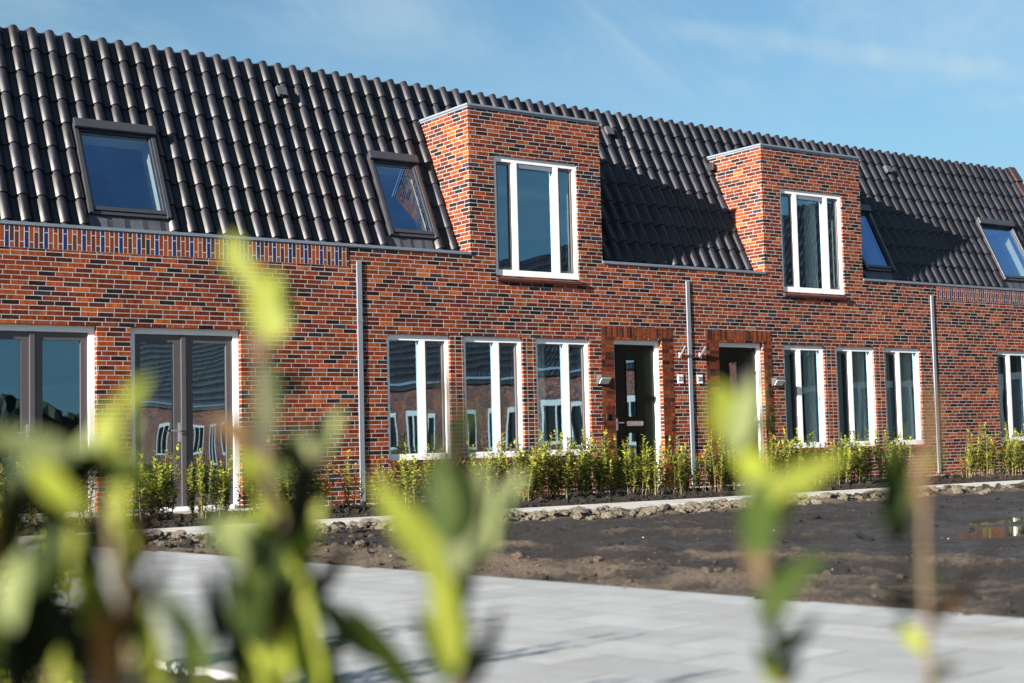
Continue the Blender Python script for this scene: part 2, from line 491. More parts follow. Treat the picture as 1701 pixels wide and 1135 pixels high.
# ------------------------------------------------------------------ mesh helper
class MB:
    def __init__(s):
        s.v, s.f, s.mi, s.a = [], [], [], []

    def add(s, vs, fs, mi=0, attr=None):
        b = len(s.v)
        s.v += [tuple(p) for p in vs]
        s.f += [tuple(i + b for i in f) for f in fs]
        s.mi += [mi] * len(fs)
        s.a += (attr if isinstance(attr, list) else [0.5 if attr is None else attr] * len(vs))
        return s

    def box(s, x0, x1, y0, y1, z0, z1, tf=None, mi=0):
        vs = [(x, y, z) for x in (x0, x1) for y in (y0, y1) for z in (z0, z1)]
        if tf:
            vs = [tf(*p) for p in vs]
        s.add(vs, [(0, 1, 3, 2), (4, 6, 7, 5), (0, 4, 5, 1), (2, 3, 7, 6), (0, 2, 6, 4), (1, 5, 7, 3)], mi)
        return s

    def prism(s, poly, axis, a, b, tf=None, mi=0):
        """poly of 2D points extruded from a to b along axis 0/1/2"""
        def P(p, h):
            q = list(p)
            q.insert(axis, h)
            return tf(*q) if tf else tuple(q)
        n = len(poly)
        vs = [P(p, a) for p in poly] + [P(p, b) for p in poly]
        fs = [tuple(range(n))[::-1], tuple(range(n, 2 * n))] + [(i, (i + 1) % n, n + (i + 1) % n, n + i) for i in range(n)]
        s.add(vs, fs, mi)
        return s

    def tube(s, pts, rads, seg=6, mi=0, attr=None):
        pts = [Vector(p) for p in pts]
        vs, fs = [], []
        for i, p in enumerate(pts):
            d = (pts[min(i + 1, len(pts) - 1)] - pts[max(i - 1, 0)]).normalized()
            a = d.cross(Vector((0.31, 0.2, 0.93)) if abs(d.z) < 0.9 else Vector((1, 0.1, 0))).normalized()
            b = d.cross(a)
            r = rads[i] if isinstance(rads, (list, tuple)) else rads
            for k in range(seg):
                an = 2 * PI * k / seg
                vs.append(p + a * (r * math.cos(an)) + b * (r * math.sin(an)))
        for i in range(len(pts) - 1):
            for k in range(seg):
                fs.append((i * seg + k, i * seg + (k + 1) % seg, (i + 1) * seg + (k + 1) % seg, (i + 1) * seg + k))
        fs.append(tuple(range(seg))[::-1])
        fs.append(tuple(range((len(pts) - 1) * seg, len(pts) * seg)))
        s.add(vs, fs, mi, attr)
        return s

    def build(s, name, mats, parent=None, smooth=False, attr=None, bevel=0, loc=None):
        me = bpy.data.meshes.new(name)
        me.from_pydata(s.v, [], s.f)
        for mm in (mats if isinstance(mats, (list, tuple)) else [mats]):
            me.materials.append(M[mm] if isinstance(mm, str) else mm)
        if any(s.mi):
            me.polygons.foreach_set('material_index', s.mi)
        if smooth:
            me.polygons.foreach_set('use_smooth', [True] * len(s.f))
        if attr:
            at = me.attributes.new(attr, 'FLOAT', 'POINT')
            at.data.foreach_set('value', s.a)
        me.update()
        ob = bpy.data.objects.new(name, me)
        C.objects.link(ob)
        if parent:
            ob.parent = parent
            ob.matrix_parent_inverse = Matrix.Translation(-WL[parent.name]) if parent.name in WL else Matrix()
            WL[ob.name] = Vector((0, 0, 0)) if parent.name in WL else Vector((0, 0, 0))
        if bevel:
            b = ob.modifiers.new('bevel', 'BEVEL')
            b.width = bevel
            b.segments = 2
            b.limit_method = 'ANGLE'
        return ob


WL = {}   # world offset of things whose children are written in world coordinates


def thing(name, label, cat, loc=(0, 0, 0), group=None):
    ob = bpy.data.objects.new(name, None)
    C.objects.link(ob)
    ob.location = loc
    WL[ob.name] = Vector(loc)
    ob['label'] = label
    ob['category'] = cat
    if group:
        ob['group'] = group
    return ob


def tag(ob, label=None, cat=None, group=None, kind=None):
    for k, vv in (('label', label), ('category', cat), ('group', group), ('kind', kind)):
        if vv:
            ob[k] = vv
    return ob


def copy_tree(o, parent=None):
    c = o.copy()
    C.objects.link(c)
    if parent:
        c.parent = parent
        c.matrix_parent_inverse = o.matrix_parent_inverse.copy()
    for ch in list(o.children):
        copy_tree(ch, c)
    return c


def slab_with_holes(mb, x0, x1, z0, z1, holes, y0, y1, extra=(), mi=0):
    """vertical slab between y0 and y1 with rectangular holes (x0,x1,z0,z1); reveals included"""
    xs = sorted({x0, x1, *[min(max(h[i], x0), x1) for h in holes for i in (0, 1)]})
    zs = sorted({z0, z1, *[min(max(h[i], z0), z1) for h in holes for i in (2, 3)]})
    def solid(i, k):
        if i < 0 or k < 0 or i >= len(xs) - 1 or k >= len(zs) - 1:
            return False
        cx_, cz_ = (xs[i] + xs[i + 1]) / 2, (zs[k] + zs[k + 1]) / 2
        return not any(h[0] < cx_ < h[1] and h[2] < cz_ < h[3] for h in holes)
    for i in range(len(xs) - 1):
        for k in range(len(zs) - 1):
            if not solid(i, k):
                continue
            a, b, c, d = xs[i], xs[i + 1], zs[k], zs[k + 1]
            mb.add([(a, y0, c), (b, y0, c), (b, y0, d), (a, y0, d)], [(0, 1, 2, 3)], mi)
            mb.add([(a, y1, c), (b, y1, c), (b, y1, d), (a, y1, d)], [(3, 2, 1, 0)], mi)
            for (ni, nk, q) in ((i - 1, k, ((a, c), (a, d))), (i + 1, k, ((b, d), (b, c))), (i, k - 1, ((b, c), (a, c))), (i, k + 1, ((a, d), (b, d)))):
                if not solid(ni, nk):
                    (p, r), (p2, r2) = q
                    mb.add([(p, y0, r), (p2, y0, r2), (p2, y1, r2), (p, y1, r)], [(0, 1, 2, 3)], mi)
    return mb


# ------------------------------------------------------------------ roof frame
RB_Y, RB_Z, RM = 0.3694, 3.7552, 2.08036
RA = math.atan(RM)
RC, RS = math.cos(RA), math.sin(RA)
EAVE = 3.715
RIDGE_S = 3.285


def roofpt(x, s, n):
    return (x, RB_Y + s * RC - n * RS, RB_Z + s * RS + n * RC)


T0, TP, GA = -8.958, 0.25244, 0.411


def tile_h(tt):
    tt = tt - 0.055 * math.sin(2 * PI * tt)
    return 0.102 * (0.5 + 0.5 * math.cos(2 * PI * tt)) ** 1.5 - .014


def tiles(mb, x0, x1, s_top, skip=None, tf=roofpt, t0=T0, tp=TP, seed=1, ns=10, s0=0.021):
    """rows of interlocking pantiles; every tile has its own vertices"""
    rr = random.Random(seed)
    i0, i1 = int(math.floor((x0 - t0) / tp - 0.5)), int(math.ceil((x1 - t0) / tp + 0.5))
    rows = int((s_top - s0) / GA) + 1
    for r in range(-1, rows):
        sa = s0 + r * GA
        sb = min(sa + GA + 0.02, s_top)
        if sb - sa < 0.03:
            continue
        for i in range(i0, i1):
            xa = t0 + (i - 0.5) * tp
            xb = xa + tp
            a, b = max(xa, x0), min(xb, x1)
            if b - a < 0.004:
                continue
            if skip and skip(0.5 * (a + b), 0.5 * (sa + sb), a, b, sa, sb):
                continue
            lift = 0.022 + rr.uniform(-0.003, 0.004)
            ds = rr.uniform(-.007, .007)
            tone = rr.random()
            vs = []
            for j in range(ns + 1):
                x = a + (b - a) * j / ns
                h = tile_h((x - t0) / tp - i)
                sl = sa + ds
                vs.append(tf(x, sl + 0.006, h + lift - 0.024))     # underside of the lip
                vs.append(tf(x, sl - 0.002, h + lift - 0.006))
                vs.append(tf(x, sl + 0.008, h + lift))
                vs.append(tf(x, sb, h + 0.000))
            fs = []
            for j in range(ns):
                for q in range(3):
                    fs.append((4 * j + q, 4 * j + 4 + q, 4 * j + 5 + q, 4 * j + 1 + q))
            mb.add(vs, fs, 0, tone)
    return mb


# ------------------------------------------------------------------ windows and doors
FR0, FR1 = 0.042, 0.152      # depth range of the frames behind the brick face


def make_window(house, x0, x1, z0, z1, mull, sashes, grille=None, sill=True, y0=FR0, label=None, tall=False):
    y1 = y0 + 0.11
    fw = 0.062
    mb = MB()
    zb, zt = z0 + .095, z1 - .088
    mb.box(x0, x1, y0, y1, zt, z1)
    mb.box(x0, x1, y0 - 0.004, y1, z0, zb)
    mb.box(x0, x0 + fw, y0, y1, zb, zt)
    mb.box(x1 - fw, x1, y0, y1, zb, zt)
    for mx_ in mull:
        mb.box(mx_ - 0.048, mx_ + 0.048, y0, y1, zb, zt)
    wn = mb.build('window', 'white', house, bevel=0.004)
    if label:
        wn['label'] = label
    edges = [x0 + fw] + [e for q in mull for e in (q - 0.048, q + 0.048)] + [x1 - fw]
    lights = [(edges[2 * i], edges[2 * i + 1]) for i in range(len(edges) // 2)]
    pn = MB()
    for i, (a, b) in enumerate(lights):
        c, d = zb, zt
        if i in sashes:
            sw = 0.042
            ms = MB()
            ms.box(a + .002, b - .002, y0 + .030, y0 + .085, d - sw, d - .002)
            ms.box(a + .002, b - .002, y0 + .030, y0 + .085, c + .002, c + sw)
            ms.box(a + .002, a + sw, y0 + .030, y0 + .085, c + sw, d - sw)
            ms.box(b - sw, b - .002, y0 + .030, y0 + .085, c + sw, d - sw)
            ms.build('sash', 'sash', wn, bevel=0.003)
            a, b, c, d = a + sw, b - sw, c + sw, d - sw
        if grille == i:
            MB().box(a + .002, b - .002, y0 + .010, y0 + .075, d - .075, d - .002).build('vent_grille', 'zinc', wn, bevel=0.004)
            d -= 0.075
        # one tiny tilt per pane so that neighbouring reflections do not line up
        tl, tv = rnd.uniform(-.003, .003), rnd.uniform(-.0015, .0015)
        ya = y0 + .056
        pn.add([(a, ya - tl + tv, c), (b, ya + tl + tv, c), (b, ya + tl - tv, d), (a, ya - tl - tv, d),
                (a, ya - tl + tv + .012, c), (b, ya + tl + tv + .012, c), (b, ya + tl - tv + .012, d), (a, ya - tl - tv + .012, d)],
               [(0, 1, 2, 3), (7, 6, 5, 4), (0, 4, 5, 1), (3, 2, 6, 7), (0, 3, 7, 4), (1, 5, 6, 2)])
    pn.build('pane', 'glass', wn)
    if sill:
        MB().prism([(y0 + .02, z0 - .004), (-.052, z0 - .045), (-.052, z0 - .085), (y0 + .02, z0 - .075)], 0, x0 - .01, x1 + .01).build('window_sill', 'silltile', wn, bevel=0.004)
    return wn


def make_front_door(house, x0, x1, z1, hinge_right, label):
    y0 = 0.08
    y1 = y0 + 0.11
    fw = 0.075
    fr = MB()
    fr.box(x0, x1, y0, y1, z1 - fw, z1)
    fr.box(x0, x0 + fw, y0, y1, 0.02, z1 - fw)
    fr.box(x1 - fw, x1, y0, y1, 0.02, z1 - fw)
    fr.build('door_frame', 'white', house, bevel=0.004)
    MB().box(x0, x1, y0 - .04, y1, 0.0, 0.035).build('door_threshold', 'gutter', house)
    a, b = x0 + fw + .003, x1 - fw - .003
    ya, yb = y0 + .055, y0 + .10
    pa, pb = x0 + .36, x0 + .565
    holes = [(pa, pb, 1.20, 2.13), (pa, pb, .32, .93)]
    leaf = slab_with_holes(MB(), a, b, .04, z1 - fw - .003, holes, ya, yb)
    for (p, q, c, d) in holes:      # raised beads round the two panes
        leaf.box(p - .022, p - .001, ya - .010, ya + .001, c - .022, d + .022)
        leaf.box(q + .001, q + .022, ya - .010, ya + .001, c - .022, d + .022)
        leaf.box(p - .001, q + .001, ya - .010, ya + .001, d + .001, d + .022)
        leaf.box(p - .001, q + .001, ya - .010, ya + .001, c - .022, c - .001)
    door = leaf.build('front_door', 'door', house)
    door['label'] = label
    g = MB()
    for (p, q, c, d) in holes:
        g.box(p, q, ya + .012, ya + .022, c, d)
    g.build('door_pane', 'glass', door)
    lx = (x0 + x1) / 2
    lb = MB()
    poly = []
    for cx_, cz_, a0 in ((.155, .018, 0), (-.155, .018, 90), (-.155, -.018, 180), (.155, -.018, 270)):
        for k in range(5):
            an = math.radians(a0 + k * 22.5)
            poly.append((lx - .01 + cx_ + .022 * math.cos(an), 1.085 + cz_ + .022 * math.sin(an)))
    lb.prism([(p[0], p[1]) for p in poly], 1, ya - .016, ya - .001)
    lb.prism([(lx - .01 + (p[0] - lx + .01) * .84, 1.085 + (p[1] - 1.085) * .5) for p in poly], 1, ya - .022, ya - .016)
    lb.build('letterbox', 'steel', door, bevel=0.003)
    hx = x1 - fw - .055 if hinge_right is False else x0 + fw + .055
    sg = 1 if hinge_right else -1
    h = MB()
    h.box(hx - .02, hx + .02, ya - .010, ya - .001, .98, 1.17)
    h.tube([(hx, ya - .008, 1.10), (hx, ya - .055, 1.10)], .011, 8)
    h.tube([(hx - .008 * sg, ya - .052, 1.10), (hx + .06 * sg, ya - .054, 1.10), (hx + .115 * sg, ya - .050, 1.098)], .011, 8)
    h.build('door_handle', 'steel', door)


def make_double_door(house, x0, x1, z1):
    y0 = 0.075
    y1 = y0 + .11
    fw = .085
    fr = MB()
    fr.box(x0, x1, y0, y1, z1 - fw, z1)
    fr.box(x0, x0 + fw, y0, y1, .0, z1 - fw)
    fr.box(x1 - fw, x1, y0, y1, .0, z1 - fw)
    fr.box(x0 + fw, x1 - fw, y0 - .012, y1, .0, .075)
    fr.build('door_frame', 'white', house, bevel=0.004)
    mid = (x0 + x1) / 2 - .02
    a, b = x0 + fw + .003, x1 - fw - .003
    ya, yb = y0 + .025, y0 + .085
    for (p, q, st) in ((a, mid - .035, 0), (mid + .035, b, 1)):
        hole = (p + .075, q - .10, .235, z1 - fw - .105) if st == 0 else (p + .10, q - .09, .235, z1 - fw - .105)
        leaf = slab_with_holes(MB(), p, q, .08, z1 - fw - .003, [hole], ya, yb)
        d = leaf.build('door_leaf', 'taupe', house)
        c = hole
        tl = rnd.uniform(-.003, .003)
        MB().add([(c[0], ya + .03 - tl, c[2]), (c[1], ya + .03 + tl, c[2]), (c[1], ya + .03 + tl, c[3]), (c[0], ya + .03 - tl, c[3]),
                  (c[0], ya + .042 - tl, c[2]), (c[1], ya + .042 + tl, c[2]), (c[1], ya + .042 + tl, c[3]), (c[0], ya + .042 - tl, c[3])],
                 [(0, 1, 2, 3), (7, 6, 5, 4), (0, 4, 5, 1), (3, 2, 6, 7), (0, 3, 7, 4), (1, 5, 6, 2)]).build('door_pane', 'glass', d)
        if st == 1:
            MB().box(mid - .034, mid + .034, ya - .022, yb - .004, .08, z1 - fw - .004).build('cover_strip', 'taupe', d, bevel=.004)
        else:
            hx = q - .022
            h = MB()
            h.box(hx - .018, hx + .018, ya - .012, ya - .001, .93, 1.19)
            h.tube([(hx, ya - .01, 1.085), (hx, ya - .065, 1.085)], .011, 8)
            h.tube([(hx + .006, ya - .062, 1.085), (hx - .07, ya - .064, 1.085), (hx - .135, ya - .058, 1.083)], .010, 8)
            h.build('door_handle', 'steel', d)


def make_skylight(house, x0, x1, s0, s1):
    """roof window lying in the slope: frame, hood, sash, pane, white lining below, apron"""
    R = roofpt
    hgt = 0.125
    fw = .058
    fr = MB()
    fr.box(x0, x0 + fw, s0, s1, -.06, hgt, R)
    fr.box(x1 - fw, x1, s0, s1, -.06, hgt, R)
    fr.box(x0 + fw, x1 - fw, s0, s0 + .05, -.06, hgt - .035, R)
    fr.box(x0 + fw, x1 - fw, s1 - .05, s1, -.06, hgt - .01, R)
    sk = fr.build('skylight', 'alu', house, bevel=.006)
    MB().box(x0 - .008, x1 + .008, s1 - .115, s1 + .03, hgt + .003, hgt + .055, R).build('skylight_hood', 'alu', sk, bevel=.010)
    sa = MB()
    a, b, c, d = x0 + fw + .004, x1 - fw - .004, s0 + .055, s1 - .055
    sw = .05
    sa.box(a, b, c, c + .06, .03, hgt - .015, R)
    sa.box(a, b, d - .07, d, .03, hgt - .02, R)
    sa.box(a, a + .028, c + .06, d - .07, .03, hgt - .020, R)
    sa.box(b - .028, b, c + .06, d - .07, .03, hgt - .020, R)
    sa.build('sash', 'alu', sk, bevel=.004)
    MB().box(a + .028, b - .028, c + .06, d - .07, .060, .074, R).build('pane', 'roofglass', sk)
    # lining: four white boards reaching down into the room; the top board level, the bottom one upright
    ln = MB()
    dep = .30
    A, B = x0 + .03, x1 - .03
    t_ = .02
    ln.box(A, A + t_, s0 + .03, s1 - .03, -dep, -.062, R)
    ln.box(B - t_, B, s0 + .03, s1 - .03, -dep, -.062, R)
    ln.box(A + t_, B - t_, s0 + .03, s0 + .05, -dep, -.062, R)
    ln.box(A + t_, B - t_, s1 - .05, s1 - .03, -dep, -.062, R)
    ln.box(A + t_, B - t_, s1 - .155, s1 - .13, .0, .055, R)
    ln.build('lining', 'lining', sk)
    ap = MB()
    nx = 16
    vs, fs = [], []
    for i in range(nx + 1):
        x = x0 - .09 + (x1 - x0 + .18) * i / nx
        wob = .006 * math.sin(i * 2.1) + .004 * math.sin(i * 5.3)
        vs += [R(x, s0 + .01, .052), R(x, s0 - .05, .045 + wob), R(x, -.12, .035 + wob * 1.5), R(x, -.12, .0), R(x, s0 + .01, -.02)]
    for i in range(nx):
        for q in range(4):
            fs.append((5 * i + q, 5 * i + 5 + q, 5 * i + 6 + q, 5 * i + 1 + q))
    ap.add(vs, fs)
    for (p, q) in ((x0 - .075, x0 - .002), (x1 + .002, x1 + .075)):
        ap.box(p, q, s0 + .01, s1 + .02, -.02, .012, R)
    ap.build('flashing', 'apron', sk)
    return sk


def downpipe(house, xl, ztop):
    """square zinc pipe set in a slot of the wall, its front standing a centimetre proud"""
    d = MB().box(xl, xl + .084, -.018, .03, .03, ztop).build('downpipe', 'pipe', house, bevel=.006)
    for zz in (.42, 2.60):      # slip collars
        MB().box(xl - .004, xl + .088, -.0215, .02, zz, zz + .05).build('pipe_collar', 'pipe', d, bevel=.003)
    return d


def roof_vent(house, x, s):
    R = roofpt
    mb = MB()
    mb.box(x - .055, x + .055, s - .02, s + .13, .04, .135, R)
    mb.box(x - .085, x + .085, s - .055, s + .09, .135, .155, R)
    mb.box(x - .045, x + .045, s - .045, s - .021, .06, .125, R)
    mb.build('roof_vent', 'gutter', house, bevel=.008)


# ------------------------------------------------------------------ the four houses
HEAD, SILL, DHEAD = 2.45, 0.595, 2.4627
WIN = dict(A=(-4.095, -2.994), B=(-2.751, -1.645), C=(-1.396, -.315), D=(4.100, 5.158), E=(5.467, 6.507), F=(6.808, 7.849), G=(10.226, 11.30))
DW1, DW2, DWZ = (-2.114, -.481), (4.150, 5.776), (3.405, 5.285)
DM1, DM2, DTOP, DBACK = (-2.582, 0.0), (3.708, 6.288), 5.979, 1.4384


def house_shell(label, x0, x1, holes, dormer=None, dwin=None, frieze=None, seed=1, sky=(), piers=(), top_end=False):
    h = thing('terraced_house', label, 'house', ((x0 + x1) / 2, 0, 0), 'brick houses in the terrace')
    wz1 = EAVE
    holes = list(holes)
    if dormer:
        holes_w = holes + [(dormer[0], dormer[1], DWZ[0] - .012, 9)]
    else:
        holes_w = holes
    pier_holes = [(a, b, SILL - .06, HEAD) for (a, b) in piers]
    frz = [(frieze[0], frieze[1], 3.406, 3.69)] if frieze else []
    wall = slab_with_holes(MB(), x0, x1, -.15, wz1, holes_w + frz + pier_holes, 0, .14)
    for (a, b, c, d) in pier_holes:
        wall.box(a + .0005, b - .0005, 0, .14, c, d, mi=1)
    wall.build('wall', ['brick', 'pier'], h)
    if frieze:
        MB().box(frieze[0] + .001, frieze[1] - .001, -.004, .138, 3.407, 3.689).build('brick_frieze', 'frieze', h)
    inner = slab_with_holes(MB(), x0 + .01, x1 - .01, -.1, 3.6, [(a + .03, b - .03, c + .03, d - .03) for (a, b, c, d) in holes] + ([(dwin[0] + .03, dwin[1] - .03, DWZ[0] + .04, 9)] if dwin else []), .168, .30)
    if dormer:
        slab_with_holes(inner, dormer[0] + .05, dormer[1] - .05, 3.602, DTOP - .06, [(dwin[0] + .03, dwin[1] - .03, 3, DWZ[1] - .03)], .168, .30)
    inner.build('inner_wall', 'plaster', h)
    # ground floor room and attic room, closed on the inside
    rm = MB()
    X0, X1 = x0 + .06, x1 - .06
    def inbox(y0, y1, z0, z1, top=True):
        rm.add([(X0, y0, z0), (X1, y0, z0), (X1, y1, z0), (X0, y1, z0)], [(0, 1, 2, 3)], 1)
        rm.add([(X0, y0, z1), (X1, y0, z1), (X1, y1, z1), (X0, y1, z1)], [(3, 2, 1, 0)])
        rm.add([(X0, y1, z0), (X1, y1, z0), (X1, y1, z1), (X0, y1, z1)], [(0, 1, 2, 3)])
        rm.add([(X0, y0, z0), (X0, y1, z0), (X0, y1, z1), (X0, y0, z1)], [(0, 1, 2, 3)])
        rm.add([(X1, y0, z0), (X1, y1, z0), (X1, y1, z1), (X1, y0, z1)], [(3, 2, 1, 0)])
    inbox(.302, 5.5, -.02, 2.66)
    # attic: floor, back wall, flat ceiling and side walls cut to the roof slope
    ys = lambda z: RB_Y + (z - RB_Z) / RM + .20
    zc_, yb_ = 6.2, 5.5
    rm.add([(X0, .302, 2.9), (X1, .302, 2.9), (X1, yb_, 2.9), (X0, yb_, 2.9)], [(0, 1, 2, 3)], 1)
    rm.add([(X0, ys(zc_), zc_), (X1, ys(zc_), zc_), (X1, yb_, zc_), (X0, yb_, zc_)], [(3, 2, 1, 0)])
    rm.add([(X0, yb_, 2.9), (X1, yb_, 2.9), (X1, yb_, zc_), (X0, yb_, zc_)], [(0, 1, 2, 3)])
    for xx in (X0, X1):
        rm.add([(xx, .302, 2.9), (xx, yb_, 2.9), (xx, yb_, zc_), (xx, ys(zc_), zc_), (xx, .302, ys and 3.4)], [(0, 1, 2, 3, 4)])
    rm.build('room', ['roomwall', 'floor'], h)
    # roof slope
    sl = []
    for (a, b, c, d) in sky:
        sl.append((a - .02, b + .02, c - .6, d + .01))
    def skip(cx_, cs, a, b, sa, sb):
        if dormer and dormer[0] + .03 < cx_ < dormer[1] - .03 and RB_Z + cs * RS < DTOP - .1:
            return True
        for (p, q, c, d) in sl:
            if p < cx_ < q and sb > c + .2 and sa + .30 < d:
                return True
        return False
    rf = tiles(MB(), x0, x1, RIDGE_S, skip, seed=seed)
    roof = rf.build('roof', 'tile', h, smooth=True, attr='tone')
    # closed roof body behind the tiles: underlay, flat top and back slope
    un = MB()
    R = roofpt
    def under(a, b, c, d):
        un.add([R(a, c, -.035), R(b, c, -.035), R(b, d, -.035), R(a, d, -.035)], [(0, 1, 2, 3)])
        un.add([R(a, c, -.085), R(b, c, -.085), R(b, d, -.085), R(a, d, -.085)], [(3, 2, 1, 0)])
    cuts = [(a, b, c, d) for (a, b, c, d) in sky] + ([(dormer[0], dormer[1], -1, (DTOP - RB_Z) / RS - .02)] if dormer else [])
    xs = sorted({x0, x1, *[q for c in cuts for q in c[:2]]})
    ss = sorted({-.25, RIDGE_S - .03, *[min(max(q, -.25), RIDGE_S) for c in cuts for q in c[2:]]})
    for a, b in zip(xs, xs[1:]):
        for c, d in zip(ss, ss[1:]):
            mx_, ms = (a + b) / 2, (c + d) / 2
            if not any(p < mx_ < q and e < ms < f for (p, q, e, f) in cuts):
                under(a, b, c, d)
    ry, rz = R(0, RIDGE_S, 0)[1:]
    un.box(x0, x1, ry - .01, 6.0, rz - .12, rz - .07)
    un.box(x0, x1, 5.75, 6.0, -.15, rz - .12)
    un.build('roof_deck', 'gutter', h)
    # gutter behind the parapet and the zinc coping on it
    spans = [(x0, x1)] if not dormer else [(x0, dormer[0]), (dormer[1], x1)]
    for (a, b) in spans:
        MB().box(a, b, .142, .36, 3.60, 3.64).build('gutter', 'gutter', h)
        cp = MB()
        cp.box(a, b, -.018, .16, EAVE, EAVE + .022)
        cp.box(a, b, -.018, -.003, EAVE - .018, EAVE - .0005)
        cp.build('coping', 'zinc', h)
    if dormer:
        a, b = dormer
        dm = slab_with_holes(MB(), a, b, DWZ[0] - .012, DTOP, [(dwin[0], dwin[1], 0, DWZ[1])], 0, .14)
        zc = EAVE - .15
        def yroof(z, n=-.03):
            return RB_Y + (z - RB_Z) / RM - n * RS
        for (p, q) in ((a, a + .12), (b - .12, b)):
            dm.prism([(.141, zc), (yroof(zc) + .05, zc), (yroof(DTOP) + .08, DTOP), (.141, DTOP)], 0, p, q)
        d = dm.build('dormer', 'brick', h)
        rfm = MB()
        rfm.prism([(.145, DTOP - .06), (yroof(DTOP - .06) + .05, DTOP - .06), (yroof(DTOP - .002) + .1, DTOP - .002), (.145, DTOP - .002)], 0, a + .125, b - .125)
        rfm.build('dormer_roof', 'gutter', d)
        cm = MB()
        for (k0, k1, pr) in ((0, .030, .010), (.0305, .062, .028)):
            cm.box(a - pr, b + pr, -pr, .14, DTOP + k0, DTOP + k1)
            for (p, q) in ((a - pr, a + .12), (b - .12, b + pr)):
                cm.box(p, q, .141, yroof(DTOP) + .12, DTOP + k0, DTOP + k1)
        cm.build('dormer_coping', 'zinc', d)
    for q in sky:
        make_skylight(h, *q)
    return h


def door_surround(house, a, b, z1):
    """soldier course over the door and stacked brick strips down both sides, 3 mm proud of the wall"""
    m = MB()
    m.box(a[0], b[1], -.0035, -.0004, z1 + .035, z1 + .20, mi=1)
    for (p, q) in (a, b):
        m.box(p, q, -.0035, -.0004, -.1, z1 + .0345)
    m.build('door_surround', ['surround', 'soldier'], house)


D22, D20 = (.182, 1.224), (2.521, 3.600)
S1 = [(-8.385, -7.24, .195, 1.675)]
S2 = [(-3.785, -2.925, .195, 1.675)]
S3 = [(6.80, 7.655, .195, 1.675)]
S4 = [(11.10, 12.29, .195, 1.675)]
HX = (-12.6, -4.495, 1.89, 8.295, 13.36)

DD1, DD2 = (-9.985, -8.420), (-7.967, -6.405)
hA = house_shell('brick house with two pairs of grey double doors, leftmost of the terrace',
                 HX[0], HX[1], [(*DD1, -.2, HEAD), (*DD2, -.2, HEAD)], frieze=(HX[0] + .01, -4.70), seed=11, sky=S1)
for dd in (DD1, DD2):
    make_double_door(hA, *dd, HEAD)
    MB().box(dd[0] - .25, dd[1] + .25, -.45, -.004, -.1, .018).build('doorstep', 'concrete', hA, bevel=.008)

hB = house_shell('brick house number 22, its skylight left of a flat-topped brick dormer',
                 HX[1], HX[2], [(*WIN['A'], SILL, HEAD), (*WIN['B'], SILL, HEAD), (*WIN['C'], SILL, HEAD), (*D22, -.2, DHEAD)],
                 DM1, DW1, seed=12, sky=S2, piers=((WIN['A'][1], WIN['B'][0]), (WIN['B'][1], WIN['C'][0])))
for k in 'ABC':
    make_window(hB, *WIN[k], SILL, HEAD, [WIN[k][0] + .635], {1})
make_window(hB, *DW1, *DWZ, [DW1[0] + .41, DW1[1] - .41], {0, 2}, grille=1, y0=.03)
door_surround(hB, (-.077, D22[0]), (D22[1], 1.466), DHEAD)
make_front_door(hB, *D22, DHEAD, True, 'dark green front door beside the number 22 plate')
MB().box(-.02, .025, -.02, -.0045, 1.16, 1.25).build('doorbell', 'black', hB, bevel=.004)

hC = house_shell('brick house number 20, its skylight half hidden behind a flat-topped brick dormer',
                 HX[2], HX[3], [(*WIN['D'], SILL, HEAD), (*WIN['E'], SILL, HEAD), (*WIN['F'], SILL, HEAD), (*D20, -.2, DHEAD)],
                 DM2, DW2, seed=13, sky=S3, piers=((WIN['D'][1], WIN['E'][0]), (WIN['E'][1], WIN['F'][0])))
for k in 'DEF':
    make_window(hC, *WIN[k], SILL, HEAD, [WIN[k][0] + .425], {0})
make_window(hC, *DW2, *DWZ, [DW2[0] + .41, DW2[1] - .41], {0, 2}, grille=1, y0=.03)
door_surround(hC, (2.225, D20[0]), (D20[1], 3.80), DHEAD)
make_front_door(hC, *D20, DHEAD, False, 'dark green front door beside the number 20 plate')
MB().box(3.69, 3.735, -.02, -.0045, 1.10, 1.19).build('doorbell', 'black', hC, bevel=.004)
sp_ = MB()
sp_.box(3.708 - .10, 3.706, 1.13, 1.25, 5.76, 5.86)
sp_.box(3.708 - .115, 3.708 - .1005, 1.11, 1.27, 5.745, 5.875)
sp_.build('overflow_spout', 'black', hC, bevel=.004)

hD = house_shell('brick house without number or door, rightmost of the terrace, upright-brick frieze under its roof',
                 HX[3], HX[4], [(*WIN['G'], SILL, HEAD)], frieze=(8.405, HX[4] - .01), seed=14, sky=S4)
make_window(hD, *WIN['G'], SILL, HEAD, [WIN['G'][0] + .425], {0})
downpipe(hA, -4.583, 3.49)
downpipe(hB, 1.800, 3.49)
downpipe(hC, 8.205, 3.49)
roof_vent(hA, -5.03, 2.66)
roof_vent(hB, 1.42, 2.74)
roof_vent(hD, 8.87, 2.72)
